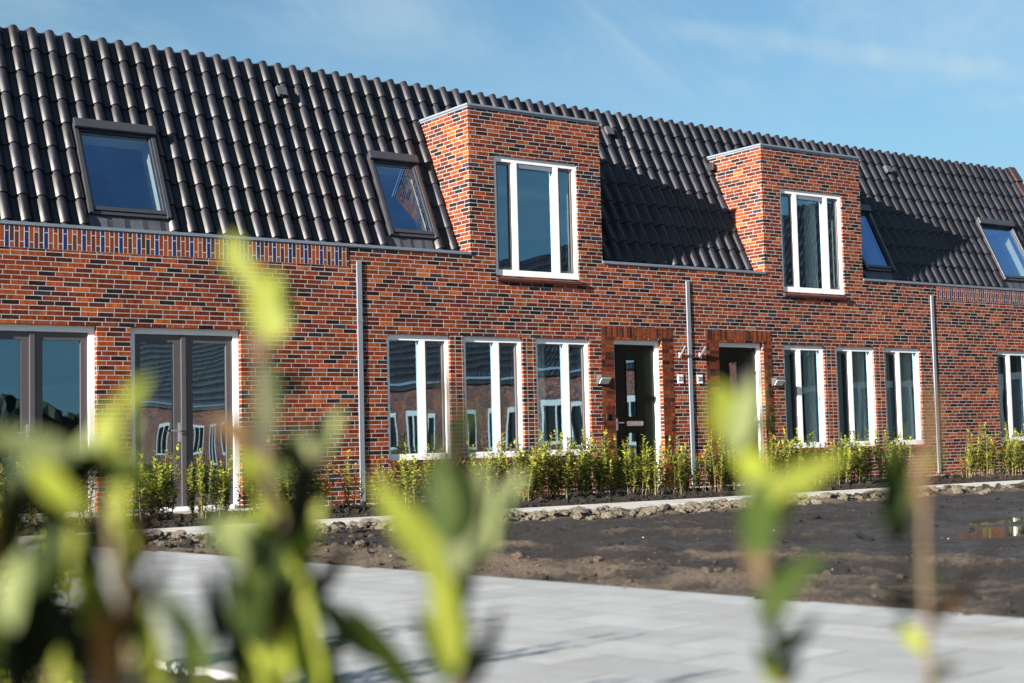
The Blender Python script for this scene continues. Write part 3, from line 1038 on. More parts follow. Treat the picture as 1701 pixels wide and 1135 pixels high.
# gable wall and verge boards that close the right end of the row
gw = MB()
gy = lambda z: RB_Y + (z - RB_Z) / RM
gw.prism([(.0, -.15), (6.0, -.15), (6.0, 6.55), (gy(6.55) + .06, 6.55), (gy(3.72) + .06, 3.72), (.0, 3.72)], 0, HX[4] + .002, HX[4] + .14)
gw.build('gable_wall', 'brick', hD)
vg = MB()
for k in range(8):
    sa_ = .02 + k * GA
    sb_ = min(sa_ + GA + .03, RIDGE_S + .02)
    vs_ = [roofpt(x, s_, n_) for x in (HX[4] - .05, HX[4] + .165) for s_ in (sa_, sb_) for n_ in (-.05, (.15 if s_ == sa_ else .115))]
    vg.add(vs_, [(0, 1, 3, 2), (4, 6, 7, 5), (0, 4, 5, 1), (2, 3, 7, 6), (0, 2, 6, 4), (1, 5, 7, 3)])
vg.build('verge_tiles', 'verge', hD)


# ------------------------------------------------------------------ fittings on the facade
def wall_lamp(x, z, label):
    l = thing('wall_lamp', label, 'wall lamp', (x, 0, z), 'wall lamps by the front doors')
    # wedge casing on the wall with a slanted pale lens in front
    MB().prism([(-.001, -.07), (-.001, .075), (-.115, .075), (-.125, .045), (-.03, -.07)], 0, -.115, .115, tf=lambda a, b, c: (x + a, b, z + c)).build('casing', 'lamp', l, bevel=.008)
    MB().prism([(-.118, .036), (-.045, -.052), (-.060, -.062), (-.134, .028)], 0, -.10, .10, tf=lambda a, b, c: (x + a, b, z + c)).build('lens', 'lens', l, bevel=.006)


wall_lamp(-.088, 1.79, 'wedge-shaped wall lamp on the bricks left of the door of number 22')
wall_lamp(3.88, 1.775, 'wedge-shaped wall lamp on the bricks right of the door of number 20')


def number_sign(x, z, txt, label):
    s = thing('house_number_sign', label, 'sign', (x, 0, z), 'house number signs')
    MB().box(x - .062, x + .062, -.012, -.0005, z - .075, z + .075).build('plate', 'plate', s, bevel=.004)
    cu = bpy.data.curves.new('digits', 'FONT')
    cu.body = txt
    cu.size = .108
    cu.align_x = 'CENTER'
    cu.align_y = 'CENTER'
    cu.extrude = .001
    cu.offset = .0012
    tmp = bpy.data.objects.new('digits_curve', cu)
    C.objects.link(tmp)
    bpy.context.view_layer.update()
    me = bpy.data.meshes.new_from_object(tmp.evaluated_get(bpy.context.evaluated_depsgraph_get()))
    bpy.data.objects.remove(tmp)
    me.materials.clear()
    me.materials.append(M['digit'])
    d = bpy.data.objects.new('digits', me)
    C.objects.link(d)
    d.parent = s
    d.location = (0, -.0142, 0)
    d.rotation_euler = (PI / 2, 0, 0)
    d.scale = (.92, 1, 1)


number_sign(1.613, 1.818, '22', 'white house number plate reading 22, left of the downpipe')
number_sign(2.055, 1.818, '20', 'white house number plate reading 20, right of the downpipe')


def pole_holder(x, z, label):
    s = thing('flagpole_holder', label, 'pole holder', (x, 0, z), 'flagpole holders')
    MB().box(x - .03, x + .03, -.008, -.0005, z - .065, z + .04).build('base_plate', 'steel', s, bevel=.003)
    MB().tube([(x, -.006, z - .02), (x, -.055, z + .03), (x, -.145, z + .135)], [.020, .020, .020], 12).build('tube', 'steel', s, smooth=False)


pole_holder(1.625, 2.235, 'small steel flagpole holder on the bricks left of the middle downpipe')
pole_holder(2.085, 2.235, 'small steel flagpole holder on the bricks right of the middle downpipe')


def curtain(x0, x1, z0, z1, label, y=.215, m='curtain', folds=4):
    mb = MB()
    n = folds * 8
    vs, fs = [], []
    for i in range(n + 1):
        tt = i / n
        for (zz, am) in ((z0, .036), ((z0 + z1) / 2, .034), (z1, .028)):
            a = am * math.sin(tt * folds * 2 * PI + zz * .4) + .004 * math.sin(tt * 23)
            vs.append((x0 + (x1 - x0) * tt, y + a, zz))
        for (zz, am) in ((z0, .036), ((z0 + z1) / 2, .034), (z1, .028)):
            a = am * math.sin(tt * folds * 2 * PI + zz * .4) + .004 * math.sin(tt * 23)
            vs.append((x0 + (x1 - x0) * tt, y + a + .003, zz))
    for i in range(n):
        for q in (0, 1, 3, 4):
            fs.append((6 * i + q, 6 * i + 6 + q, 6 * i + 7 + q, 6 * i + 1 + q))
    mb.add(vs, fs)
    ob = mb.build('curtain', m, smooth=True)
    tag(ob, label, 'curtain', 'curtains behind the windows')
    return ob


for k, nm in (('D', 'the window beside the door of number 20'), ('E', 'the middle window of number 20'), ('F', 'the window left of the rightmost downpipe')):
    a, b = WIN[k]
    curtain(a + .10, a + .36, .66, 2.40, 'pale curtain at the narrow pane of ' + nm)
    curtain(b - .32, b - .05, .66, 2.40, 'pale curtain at the right edge of ' + nm)
a, b = WIN['G']
curtain(a + .10, a + .38, .66, 2.40, 'pleated pale curtain behind the window at the right end of the terrace')
curtain(WIN['C'][0] + .05, WIN['C'][0] + .55, .45, 2.5, 'thin blue-grey curtain behind the window next to the door of number 22', y=.5, folds=4)
curtain(DW2[0] + .86, DW2[0] + 1.15, 3.5, 5.22, 'pleated pale curtain in the dormer window of number 20', y=.215)
curtain(DW2[0] + .06, DW2[0] + .3, 3.5, 5.22, 'pleated pale curtain at the left narrow pane of the dormer of number 20', y=.215)
curtain(WIN['B'][0] + .10, WIN['B'][0] + .30, .2, 2.0, 'brown wooden item standing behind the middle window of number 22', y=.9, m='wood', folds=3)  # pleated sheet used for the wooden-brown item in this window
idr = MB()
idr.box(-7.55, -6.95, 1.6, 1.66, 0, 2.1)
idr.box(-7.50, -7.0, 1.585, 1.5995, .15, .95)
idr.box(-7.50, -7.0, 1.585, 1.5995, 1.1, 1.95)
tag(idr.build('cupboard', 'plaster'), 'white cupboard door inside the room behind the grey double doors', 'cupboard')


# ------------------------------------------------------------------ ground
def polysheet(name, mats, poly, z, kind='structure', thick=.1):
    mb = MB()
    mb.prism(poly, 2, z - thick, z)
    return tag(mb.build(name, mats), kind=kind)


def fbm(x, y, f, o=4):
    return mnoise.fractal(Vector((x * f, y * f, 0.37)), 1.0, 2.0, o)


gm = MB()
gm.add([(-1500, -1500, -.16), (1500, -1500, -.16), (1500, 1500, -.16), (-1500, 1500, -.16)], [(0, 1, 2, 3)])
tag(gm.build('ground', 'farland'), kind='structure')


def edge_x(y):        # right-hand edge of the paved path by the planting bed
    return -10.68 + .117 * (-6.9 - y)


def smooth01(a, b, v_):
    t_ = min(max((v_ - a) / (b - a), 0), 1)
    return t_ * t_ * (3 - 2 * t_)


PUD = [(-4.35, -10.75, 1.15, .55, .35), (-5.75, -10.75, .42, .14, .2), (-3.1, -9.6, .8, .28, .3)]


def grid_ground(name, m, x0, x1, y0, y1, st, hfun, dryfun, keep):
    mb = MB()
    nx, ny = int((x1 - x0) / st) + 1, int((y1 - y0) / st) + 1
    idx = {}
    vs, at, fs = [], [], []
    for j in range(ny):
        for i in range(nx):
            x, y = x0 + i * st, y0 + j * st
            if keep(x, y):
                hz = hfun(x, y)
                idx[(i, j)] = len(vs)
                vs.append((x, y, hz))
                at.append(dryfun(x, y, hz))
    for j in range(ny - 1):
        for i in range(nx - 1):
            q = [idx.get((i, j)), idx.get((i + 1, j)), idx.get((i + 1, j + 1)), idx.get((i, j + 1))]
            if None not in q:
                fs.append(tuple(q))
    mb.add(vs, fs, 0, at)
    return tag(mb.build(name, m, smooth=True, attr='dry'), kind='structure')


def ridge_lines(x, y):
    """two low dried ridges pushed up by a machine, running obliquely over the yard"""
    h = 0
    for (ax, ay, bx, by, wd, hh) in ((-8.6, -9.3, -7.3, -13.4, .20, .05), (-7.6, -8.6, -4.2, -13.8, .26, .055), (-9.7, -8.2, -9.2, -12.5, .25, .035), (-9.4, -7.4, -3.0, -9.6, .16, .04), (-9.0, -7.0, -2.0, -8.9, .16, .035)):
        vx, vy = bx - ax, by - ay
        L = math.hypot(vx, vy)
        tt = min(max(((x - ax) * vx + (y - ay) * vy) / (L * L), 0), 1)
        d = math.hypot(x - ax - vx * tt, y - ay - vy * tt) + .18 * fbm(x + 3, y, 1.5, 3)
        h += hh * math.exp(-(d / wd) ** 2)
    return h


def mud_h(x, y):
    h = .012 + .030 * fbm(x, y, .7, 3) + .030 * fbm(x, y, 3.1, 4) + .018 * fbm(x, y, 9, 3) + ridge_lines(x, y)
    calm = 1.0
    for (px_, py_, a_, b_, ang) in PUD:
        dx, dy = x - px_, y - py_
        u_ = (dx * math.cos(ang) + dy * math.sin(ang)) / (a_ * 1.25)
        w_ = (-dx * math.sin(ang) + dy * math.cos(ang)) / (b_ * 1.25)
        calm = min(calm, smooth01(.7, 2.2, u_ * u_ + w_ * w_) * .9 + .1)
    h *= calm
    near = smooth01(1.2, .15, x - edge_x(y))
    h += near * (.012 + .02 * abs(fbm(x, y, 5, 3)))
    fy = smooth01(-6.9, -6.2, y)
    h += fy * (.035 + .03 * fbm(x, y, 3.5, 4))
    for (px_, py_, a_, b_, ang) in PUD:
        dx, dy = x - px_, y - py_
        u_ = (dx * math.cos(ang) + dy * math.sin(ang)) / a_
        w_ = (-dx * math.sin(ang) + dy * math.cos(ang)) / b_
        r2 = u_ * u_ + w_ * w_
        h -= .07 * math.exp(-r2 * 1.1)
    return h


def mud_dry(x, y, h):
    d = .20 + ridge_lines(x, y) * 8 + 5 * (.026 * fbm(x, y, 3.1, 4) + .012 * fbm(x, y, 9, 3)) - .22 * smooth01(-9.2, -8.0, x + (y + 10) * .5)
    d += .75 * smooth01(3.0, .0, x - edge_x(y)) * (.6 + .8 * fbm(x, y, .9, 3))
    d += .8 * smooth01(-7.1, -6.4, y)
    return d


def in_view(x, y, mg=1.2):
    d = Vector((x, y, 0)) - CAM
    z_ = d.dot(F_)
    return z_ > .4 and abs(d.dot(R_)) < z_ * .36 + mg


def mud_keep(x, y):
    return x > edge_x(y) - .10 and y < -5.70 and in_view(x, y)


grid_ground('mud', 'mud', -11.2, 6.0, -17.0, -5.7, .04, mud_h, mud_dry, mud_keep)
grid_ground('planting_bed', 'bedsoil', -11.5, 13.5, -4.32, -.70, .05,
            lambda x, y: -.008 + .03 * fbm(x, y, 2.3, 4) + .02 * abs(fbm(x, y, 7, 3)) + .02 * smooth01(-3.2, -2.2, y), lambda x, y, h: .25 + 4 * (h - .02), lambda x, y: True)
grid_ground('shrub_bed', 'bedsoil', -17.5, -12.0, -20, -9.5, .08,
            lambda x, y: .025 + .03 * fbm(x, y, 2.0, 4) + .02 * abs(fbm(x, y, 6, 3)), lambda x, y, h: .3 + 3 * (h - .02), lambda x, y: x < edge_x(y) - 2.86 + .12 * math.sin(y * 2.3))
polysheet('paved_path', 'nearpave', [(edge_x(-22) - 2.95, -22), (edge_x(-22), -22), (edge_x(-5.7), -5.7), (edge_x(-5.7) - 2.95, -5.7)], .045)
polysheet('path', 'farpave', [(-15.5, -5.68), (14.5, -5.68), (14.5, -4.25), (-15.5, -4.25)], .041)
polysheet('pavement_strip', 'concrete', [(-12.6, -.92), (13.4, -.92), (13.4, -.003), (-12.6, -.003)], .004)

for i, (px_, py_, a_, b_, ang) in enumerate(PUD):
    mb = MB()
    pl = []
    for k in range(40):
        an = 2 * PI * k / 40
        u_, w_ = a_ * 1.15 * math.cos(an), b_ * 1.15 * math.sin(an)
        pl.append((px_ + u_ * math.cos(ang) - w_ * math.sin(ang), py_ + u_ * math.sin(ang) + w_ * math.cos(ang)))
    lev = mud_h(px_, py_) + .030
    mb.prism(pl, 2, lev - .03, lev)
    tag(mb.build('puddle', 'water'), kind='structure')

# clods of dug soil piled along the far path, crumbs over the beds, pale pebbles in the mud
ICO = None


def ico():
    global ICO
    if ICO is None:
        import bmesh
        b = bmesh.new()
        bmesh.ops.create_icosphere(b, subdivisions=2, radius=1)
        b.verts.ensure_lookup_table()
        ICO = ([v_.co.copy() for v_ in b.verts], [tuple(q.index for q in f_.verts) for f_ in b.faces])
        b.free()
    return ICO


def lump(mb, x, y, z, r, dry, rr, flat=.75):
    vs, fs = ico()
    sx, sy, sz = r * rr.uniform(.7, 1.4), r * rr.uniform(.7, 1.3), r * flat * rr.uniform(.7, 1.2)
    an = rr.uniform(0, PI)
    ca_, sa_ = math.cos(an), math.sin(an)
    o_ = Vector((rr.uniform(0, 99), rr.uniform(0, 99), 0))
    out = []
    for v_ in vs:
        k = 1 + .55 * mnoise.noise(v_ * 1.3 + o_) + .25 * mnoise.noise(v_ * 3.4 + o_)
        px_, py_, pz_ = v_.x * sx * k, v_.y * sy * k, v_.z * sz * k
        out.append((x + px_ * ca_ - py_ * sa_, y + px_ * sa_ + py_ * ca_, z + pz_))
    mb.add(out, fs, 0, dry)


rr = random.Random(21)
cl_ = MB()
for i in range(3000):
    x = rr.uniform(-10.9, 7.0)
    y = rr.gauss(-6.22, .22)
    if y > -5.84 or y < -6.75 or not in_view(x, y, .3) or x < edge_x(y) + .1:
        continue
    r = rr.choice([.014, .018, .022, .028, .036, .050]) * rr.uniform(.7, 1.25)
    patch = fbm(x, 0, .55, 3)
    lump(cl_, x, y, mud_h(x, y) + r * .25, r, (.25 if rr.random() < .22 else .75) + patch * .7, rr)
for i in range(260):          # scattered over the mud near the corner on the left
    x = rr.uniform(-10.7, -8.2)
    y = rr.uniform(-8.4, -5.9)
    if x < edge_x(y) + .1:
        continue
    r = rr.choice([.012, .02, .03, .045])
    lump(cl_, x, y, mud_h(x, y) + r * .3, r, rr.uniform(-.1, .6), rr)
tag(cl_.build('soil_clods', 'clod', smooth=False, attr='dry'), 'pale lumps of dug soil heaped along the far concrete path', 'soil clods', kind='stuff')
cr = MB()
for i in range(2600):
    x, y = rr.uniform(-11.2, 11.5), rr.uniform(-4.2, -1.0)
    r = rr.choice([.010, .014, .02, .028, .04]) * rr.uniform(.7, 1.2)
    lump(cr, x, y, .03 + r * .3, r, rr.uniform(-.2, .55) + (.35 if x > 5.5 else 0), rr)
tag(cr.build('soil_crumbs', 'bedsoil', attr='dry'), 'dark crumbs of soil covering the planting bed below the shrubs', 'soil crumbs', kind='stuff')
pb = MB()
for i in range(90):
    x, y = rr.uniform(-10, 2), rr.uniform(-15, -6.8)
    if not mud_keep(x, y):
        continue
    r = rr.choice([.003, .004, .005, .008]) * rr.uniform(.7, 1.3)
    lump(pb, x, y, mud_h(x, y) + r * .5, r, .5, rr)
mcr = MB()
for i in range(2600):
    x, y = rr.uniform(-10.9, 3), rr.uniform(-16, -6.6)
    if not mud_keep(x, y) or x < edge_x(y) + .06 or (x - edge_x(y) > 1.6 and rr.random() < .72):
        continue
    r = rr.choice([.006, .008, .011, .016, .024]) * rr.uniform(.7, 1.3)
    lump(mcr, x, y, mud_h(x, y) + r * .35, r, mud_dry(x, y, 0) + rr.uniform(-.2, .3), rr)
tag(mcr.build('mud_crumbs', 'mud', attr='dry'), 'small crumbs of earth lying on the mud beside the paved path', 'earth crumbs', kind='stuff')
tag(pb.build('pebbles', 'stone'), 'pale pebbles sprinkled over the dark wet mud', 'pebbles', kind='stuff')


# ------------------------------------------------------------------ leaves
def leaf(mb, base, d, nrm_, L, W, mi=0, tone=.5, fold=.22, curl=.25, nseg=4):
    """pointed oval leaf folded along its midrib and curving back; two-sided solid skin is not needed at this size"""
    d = d.normalized()
    side = d.cross(nrm_)
    if side.length < 1e-4:
        side = d.cross(Vector((0.3, 0.5, 0.8)))
    side.normalize()
    up = side.cross(d).normalized()
    vs, fs = [], []
    for i in range(nseg + 1):
        t_ = i / nseg
        wv = W * .5 * (math.sin(PI * t_ ** .85) ** .8 if 0 < t_ < 1 else .02)
        c = base + d * (L * (t_ - curl * .18 * t_ * t_)) - up * (L * curl * t_ * t_)
        vs += [c - side * wv + up * (wv * fold), c, c + side * wv + up * (wv * fold)]
    for i in range(nseg):
        for q in (0, 1):
            fs.append((3 * i + q, 3 * i + q + 1, 3 * i + q + 4, 3 * i + q + 3))
    mb.add(vs, fs, mi, tone)


# ------------------------------------------------------------------ young hedge shrubs along the terrace
def make_hedge_shrub(seed):
    r_ = random.Random(seed)
    root = thing('hedge_shrub', 'young hedge shrub', 'shrub')
    WL.pop(root.name, None)
    st, fo = MB(), MB()
    ns = r_.randint(6, 10)
    for k in range(ns):
        an = r_.uniform(0, 2 * PI)
        bx, by = r_.uniform(.03, .12) * math.cos(an), r_.uniform(.03, .12) * math.sin(an)
        H = r_.uniform(.48, 1.0)
        lean = r_.uniform(.0, .12)
        pts = []
        for i in range(7):
            t_ = i / 6
            pts.append(Vector((bx + math.cos(an) * lean * t_ ** 1.2 + .012 * math.sin(5 * t_ + k), by + math.sin(an) * lean * t_ ** 1.2 + .012 * math.cos(4 * t_ + 2 * k), H * t_)))
        st.tube(pts, [.0055 - .004 * i / 6 for i in range(7)], 5)
        nl = int(H * r_.uniform(46, 62))
        bare = r_.uniform(.12, .26)
        for q in range(nl):
            t_ = bare + (1 - bare) * q / nl
            f_ = t_ * 6
            i0 = min(int(f_), 5)
            p = pts[i0].lerp(pts[i0 + 1], f_ - i0)
            a2 = q * 2.4 + k + r_.uniform(-.5, .5)
            el = r_.uniform(.35, 1.0) if t_ < .9 else r_.uniform(.9, 1.35)
            d = Vector((math.cos(a2) * math.cos(el), math.sin(a2) * math.cos(el), math.sin(el)))
            L = r_.uniform(.046, .080) * (1.0 if t_ < .85 else .8)
            p2 = p + d * .006
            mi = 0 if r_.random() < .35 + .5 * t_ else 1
            if r_.random() < .035:
                mi = 2
            leaf(fo, p2, d, Vector((r_.uniform(-.3, .3), r_.uniform(-.3, .3), 1)), L, L * r_.uniform(.46, .62), mi, r_.random(), .3, r_.uniform(.1, .6), 3)
        # short side shoots
        for q in range(r_.randint(1, 3)):
            t_ = r_.uniform(.3, .7)
            i0 = int(t_ * 6)
            p = pts[i0]
            a2 = r_.uniform(0, 2 * PI)
            e = p + Vector((math.cos(a2) * .07, math.sin(a2) * .07, r_.uniform(.10, .2)))
            st.tube([p, p.lerp(e, .5) + Vector((0, 0, .01)), e], [.003, .0024, .0014], 4)
            for z_ in range(9):
                pp = p.lerp(e, .25 + .75 * z_ / 8)
                a3 = z_ * 2.4
                d = Vector((math.cos(a3) * .7, math.sin(a3) * .7, r_.uniform(.4, 1.1)))
                L = r_.uniform(.034, .052)
                leaf(fo, pp, d, Vector((0, 0, 1)), L, L * .52, 0 if r_.random() < .5 else 1, r_.random(), .3, .3, 3)
    st.build('stems', 'twig', root)
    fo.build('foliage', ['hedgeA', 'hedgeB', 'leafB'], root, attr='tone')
    return root


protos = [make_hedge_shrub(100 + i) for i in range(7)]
ORD = ['first', 'second', 'third', 'fourth', 'fifth', 'sixth', 'seventh', 'eighth', 'ninth', 'tenth', 'eleventh', 'twelfth', 'thirteenth', 'fourteenth',
       'fifteenth', 'sixteenth', 'seventeenth', 'eighteenth', 'nineteenth', 'twentieth', 'twenty-first', 'twenty-second', 'twenty-third', 'twenty-fourth']
hr = random.Random(5)
spots = []
# (from x, to x, spacing, height factor)
for (xa, xb, spc, hf) in ((-10.6, -9.25, .22, 1.0), (-9.15, -8.4, .26, .95), (-8.35, -7.35, .22, 1.02), (-6.95, -5.85, .26, 1.0),
                          (-5.45, -4.45, .15, 1.0), (-4.4, -3.6, .14, .98), (-3.55, -1.95, .135, 1.05), (-1.9, -.5, .15, 1.0), (-.42, .72, .155, 1.0),
                          (.78, 2.3, .17, .95), (2.4, 3.8, .20, .95), (6.35, 8.25, .14, 1.06), (8.35, 11.2, .15, 1.02)):
    x = xa
    while x < xb:
        spots.append((x + hr.uniform(-.06, .06), -2.25 + hr.uniform(-.18, .18), hf * hr.uniform(.72, 1.04)))
        x += spc * hr.uniform(.8, 1.25)
for x in (4.15, 4.45, 4.62):
    spots.append((x, -2.15, hr.uniform(.9, 1.05)))
spots.sort()
MARKS = [(-99, 'before the leftmost double doors', -9.15), (-9.15, 'before the second pair of double doors', -7.2), (-7.2, 'before the wall left of the first downpipe', -5.5),
         (-5.5, 'below the windows of number 22', -2.5), (-2.5, 'left of the door of number 22', -.55), (-.55, 'rightward from the door of number 22', 2.3),
         (2.3, 'rightward from the door of number 20', 6.0), (6.0, 'by the rightmost downpipe', 8.25), (8.25, 'before the rightmost window', 99)]
cnt = {}
used = set()
for i, (x, y, s_) in enumerate(spots):
    k = hr.randrange(len(protos))
    p = protos[k]
    if k not in used:
        used.add(k)
        ob = p
    else:
        ob = copy_tree(p)
    ob.location = (x, y, .0)
    ob.rotation_euler = (0, 0, hr.uniform(0, 2 * PI))
    ob.scale = (s_ * hr.uniform(1.0, 1.25), s_ * hr.uniform(1.0, 1.25), s_)
    for j, (a, nm, b) in enumerate(MARKS):
        if a <= x < b:
            cnt[j] = cnt.get(j, 0) + 1
            ob['label'] = '%s young hedge shrub %s, from the left' % (ORD[min(cnt[j] - 1, len(ORD) - 1)], nm)
    ob['category'] = 'shrub'
    ob['group'] = 'young hedge shrubs planted along the terrace'
for k, p in enumerate(protos):
    if k not in used:
        for ch in list(p.children):
            bpy.data.objects.remove(ch)
        bpy.data.objects.remove(p)


# ------------------------------------------------------------------ shrubs of the bed right in front of the camera
def campt(px, py, dep):
    return CAM + F_ * dep + R_ * ((px - 850.5) / FPX * dep) - U_ * ((py - 567.5) / FPX * dep)


LM = ['leafY', 'leafP', 'leafG', 'leafD', 'leafB', 'leafO']
fr_ = random.Random(3)


def near_shrub(label, stem, dep, leaves, extra=0, srad=.0032, more=(), fill=()):
    p0 = campt(*stem[-1], dep)
    root = thing('garden_shrub', label, 'shrub', (p0.x, p0.y, 0), 'shrubs right in front of the camera')
    st, fo = MB(), MB()
    pts = [campt(a, b, dep + .02 * math.sin(i * 1.7)) for i, (a, b) in enumerate(stem)]
    base = Vector((p0.x + .03, p0.y + .03, 0))
    pts += [p0.lerp(base, .5) + Vector((.01, -.01, 0)), base]
    n = len(pts)
    st.tube(pts, [srad * (.45 + .75 * i / (n - 1)) for i in range(n)], 8)
    for br in more:
        bp = [campt(a, b, dep + .03 * math.sin(i)) for i, (a, b) in enumerate(br)]
        st.tube(bp, [srad * .4 + srad * .5 * i / (len(bp) - 1) for i in range(len(bp))], 6)
    st.build('stems', 'stem', root, smooth=True)
    for (cx_, cy_, L, W, ang, mt, *dd) in leaves:
        de = dep + (dd[0] if dd else fr_.uniform(-.06, .06))
        a = math.radians(ang)
        d = R_ * math.cos(a) + U_ * math.sin(a) + F_ * fr_.uniform(-.25, .25)
        c = campt(cx_, cy_, de)
        Lm, Wm = L * 1.12 * de / FPX, W * 1.0 * de / FPX
        nrm_ = (-F_ * .75 + Vector((-.55, 0, .45)) + Vector((fr_.uniform(-.2, .2), fr_.uniform(-.2, .2), fr_.uniform(-.1, .1))))
        if mt == 'D' or mt == 'O':
            nrm_ = (-F_ * .8 + Vector((.75, .1, .1)))
        leaf(fo, c - d.normalized() * (Lm * .5), d, nrm_, Lm, Wm, 'YPGDBO'.index(mt), fr_.random(), .25, fr_.uniform(-.1, .25), 8)
    sv = [p for p in stem if p[1] > 560]
    for q in range(len(sv) * 3):          # small side leaves and buds along the shoot
        i0 = q // 3
        (ax, ay), (bx_, by_) = sv[i0], sv[min(i0 + 1, len(sv) - 1)]
        k_ = fr_.random()
        if dep < 1.03 or fr_.random() < .45:
            a = math.radians(fr_.choice([fr_.uniform(20, 70), fr_.uniform(110, 160)]))
            d = R_ * math.cos(a) + U_ * math.sin(a) + F_ * fr_.uniform(-.6, .6)
            Lm = fr_.uniform(45, 95) * dep / FPX
            leaf(fo, campt(ax + (bx_ - ax) * k_, ay + (by_ - ay) * k_, dep), d, -F_ * .7 + Vector((-.5, 0, .5)), Lm, Lm * fr_.uniform(.32, .45), fr_.choice([0, 2, 2, 3, 3]), fr_.random(), .25, fr_.uniform(0, .4), 6)
    for (xa, xb, ya, yb, num) in fill:      # inner leaves in near-black colours, painting the shade inside the clump
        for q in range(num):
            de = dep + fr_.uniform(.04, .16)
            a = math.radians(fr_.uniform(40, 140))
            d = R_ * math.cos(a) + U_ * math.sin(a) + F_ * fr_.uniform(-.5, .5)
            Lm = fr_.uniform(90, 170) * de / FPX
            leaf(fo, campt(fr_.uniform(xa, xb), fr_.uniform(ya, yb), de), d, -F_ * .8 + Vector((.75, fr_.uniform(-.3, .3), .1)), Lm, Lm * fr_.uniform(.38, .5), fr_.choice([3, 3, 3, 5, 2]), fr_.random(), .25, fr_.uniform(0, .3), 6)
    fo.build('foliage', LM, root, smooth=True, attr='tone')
    return root


near_shrub('blurred leafy shrub at the bottom left corner, closest to the camera',
           [(196, 690), (188, 760), (184, 860), (200, 990), (228, 1135)], 1.02,
           [(52, 742, 140, 52, 168, 'P'), (182, 722, 120, 46, 22, 'P'), (205, 770, 100, 62, -40, 'Y'), (95, 812, 120, 45, -48, 'Y'), (70, 790, 110, 85, 70, 'D'), (90, 870, 190, 80, 80, 'D'),
            (205, 690, 110, 34, 82, 'O'), (196, 832, 130, 46, 84, 'Y'), (202, 915, 150, 46, 96, 'Y'), (150, 985, 220, 74, 118, 'Y'), (62, 1005, 210, 95, 95, 'D'), (18, 975, 130, 62, 95, 'P'),
            (180, 1075, 160, 80, 85, 'O'), (252, 965, 120, 46, 60, 'D'), (240, 1065, 180, 60, 112, 'Y'), (306, 1040, 170, 44, 128, 'G'), (318, 1112, 120, 40, 115, 'Y'), (28, 1095, 140, 90, 90, 'D'),
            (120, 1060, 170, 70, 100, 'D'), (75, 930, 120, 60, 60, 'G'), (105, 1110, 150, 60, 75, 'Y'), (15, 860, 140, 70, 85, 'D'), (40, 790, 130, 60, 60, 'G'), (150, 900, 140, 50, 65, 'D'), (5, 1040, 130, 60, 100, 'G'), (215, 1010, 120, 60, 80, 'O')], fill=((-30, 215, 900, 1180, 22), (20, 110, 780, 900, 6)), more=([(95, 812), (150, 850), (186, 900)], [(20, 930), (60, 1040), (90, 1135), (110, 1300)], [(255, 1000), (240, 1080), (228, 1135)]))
near_shrub('blurred tall shoot with a bright yellow leaf at its tip, left of the first downpipe',
           [(386, 400), (428, 480), (434, 600), (440, 720), (452, 850), (462, 980), (478, 1135)], 1.22,
           [(390, 422, 80, 46, 112, 'Y'), (424, 470, 90, 40, 118, 'Y'), (450, 505, 120, 80, 100, 'Y'), (432, 566, 70, 40, 92, 'B'), (444, 560, 60, 34, 80, 'O'), (442, 655, 150, 50, 96, 'G'), (400, 722, 120, 44, 148, 'B'),
            (425, 775, 120, 62, 122, 'Y'), (532, 742, 130, 56, 52, 'P'), (500, 815, 150, 80, 75, 'D'), (470, 760, 120, 50, 65, 'G'), (515, 770, 110, 60, 60, 'D'), (455, 835, 130, 55, 110, 'D'), (398, 900, 140, 70, 145, 'P'), (470, 905, 190, 88, 105, 'Y'), (432, 925, 150, 72, 120, 'Y'),
            (502, 900, 140, 60, 70, 'Y'), (455, 975, 160, 70, 92, 'G'), (405, 1010, 150, 60, 118, 'G'), (505, 1055, 190, 74, 100, 'Y'), (640, 1085, 190, 44, 128, 'Y'), (575, 1040, 150, 46, 135, 'G'), (350, 1010, 130, 50, 98, 'D'), (455, 1090, 170, 80, 95, 'Y'),
            (390, 1085, 160, 60, 110, 'D'), (540, 960, 130, 50, 50, 'D'), (410, 1105, 120, 60, 80, 'Y'), (535, 1110, 140, 60, 120, 'G'), (475, 1010, 120, 55, 60, 'O')],
           fill=((390, 530, 980, 1180, 8),), more=([(532, 742), (490, 830), (458, 900)], [(690, 1140), (600, 1040), (520, 1000), (470, 980)][::-1]))
near_shrub('blurred shoot with a large pale cup of leaves in the middle of the picture',
           [(733, 620), (746, 690), (752, 790), (756, 900), (758, 1000), (760, 1135)], 1.12,
           [(732, 636, 56, 20, 82, 'D'), (748, 660, 90, 30, 97, 'D'), (744, 700, 110, 34, 85, 'D'), (758, 765, 150, 52, 86, 'D'), (738, 800, 110, 44, 100, 'G'), (742, 838, 120, 70, 92, 'G'), (805, 872, 200, 80, 62, 'P'), (770, 860, 190, 70, 78, 'P'),
            (684, 882, 210, 58, 128, 'Y'), (722, 910, 200, 66, 108, 'G'), (745, 945, 230, 66, 92, 'Y'), (775, 950, 180, 60, 76, 'D'), (741, 1020, 190, 56, 98, 'Y'), (800, 1082, 150, 56, 66, 'D'), (770, 1060, 150, 50, 85, 'O'), (722, 1075, 140, 40, 118, 'G')])
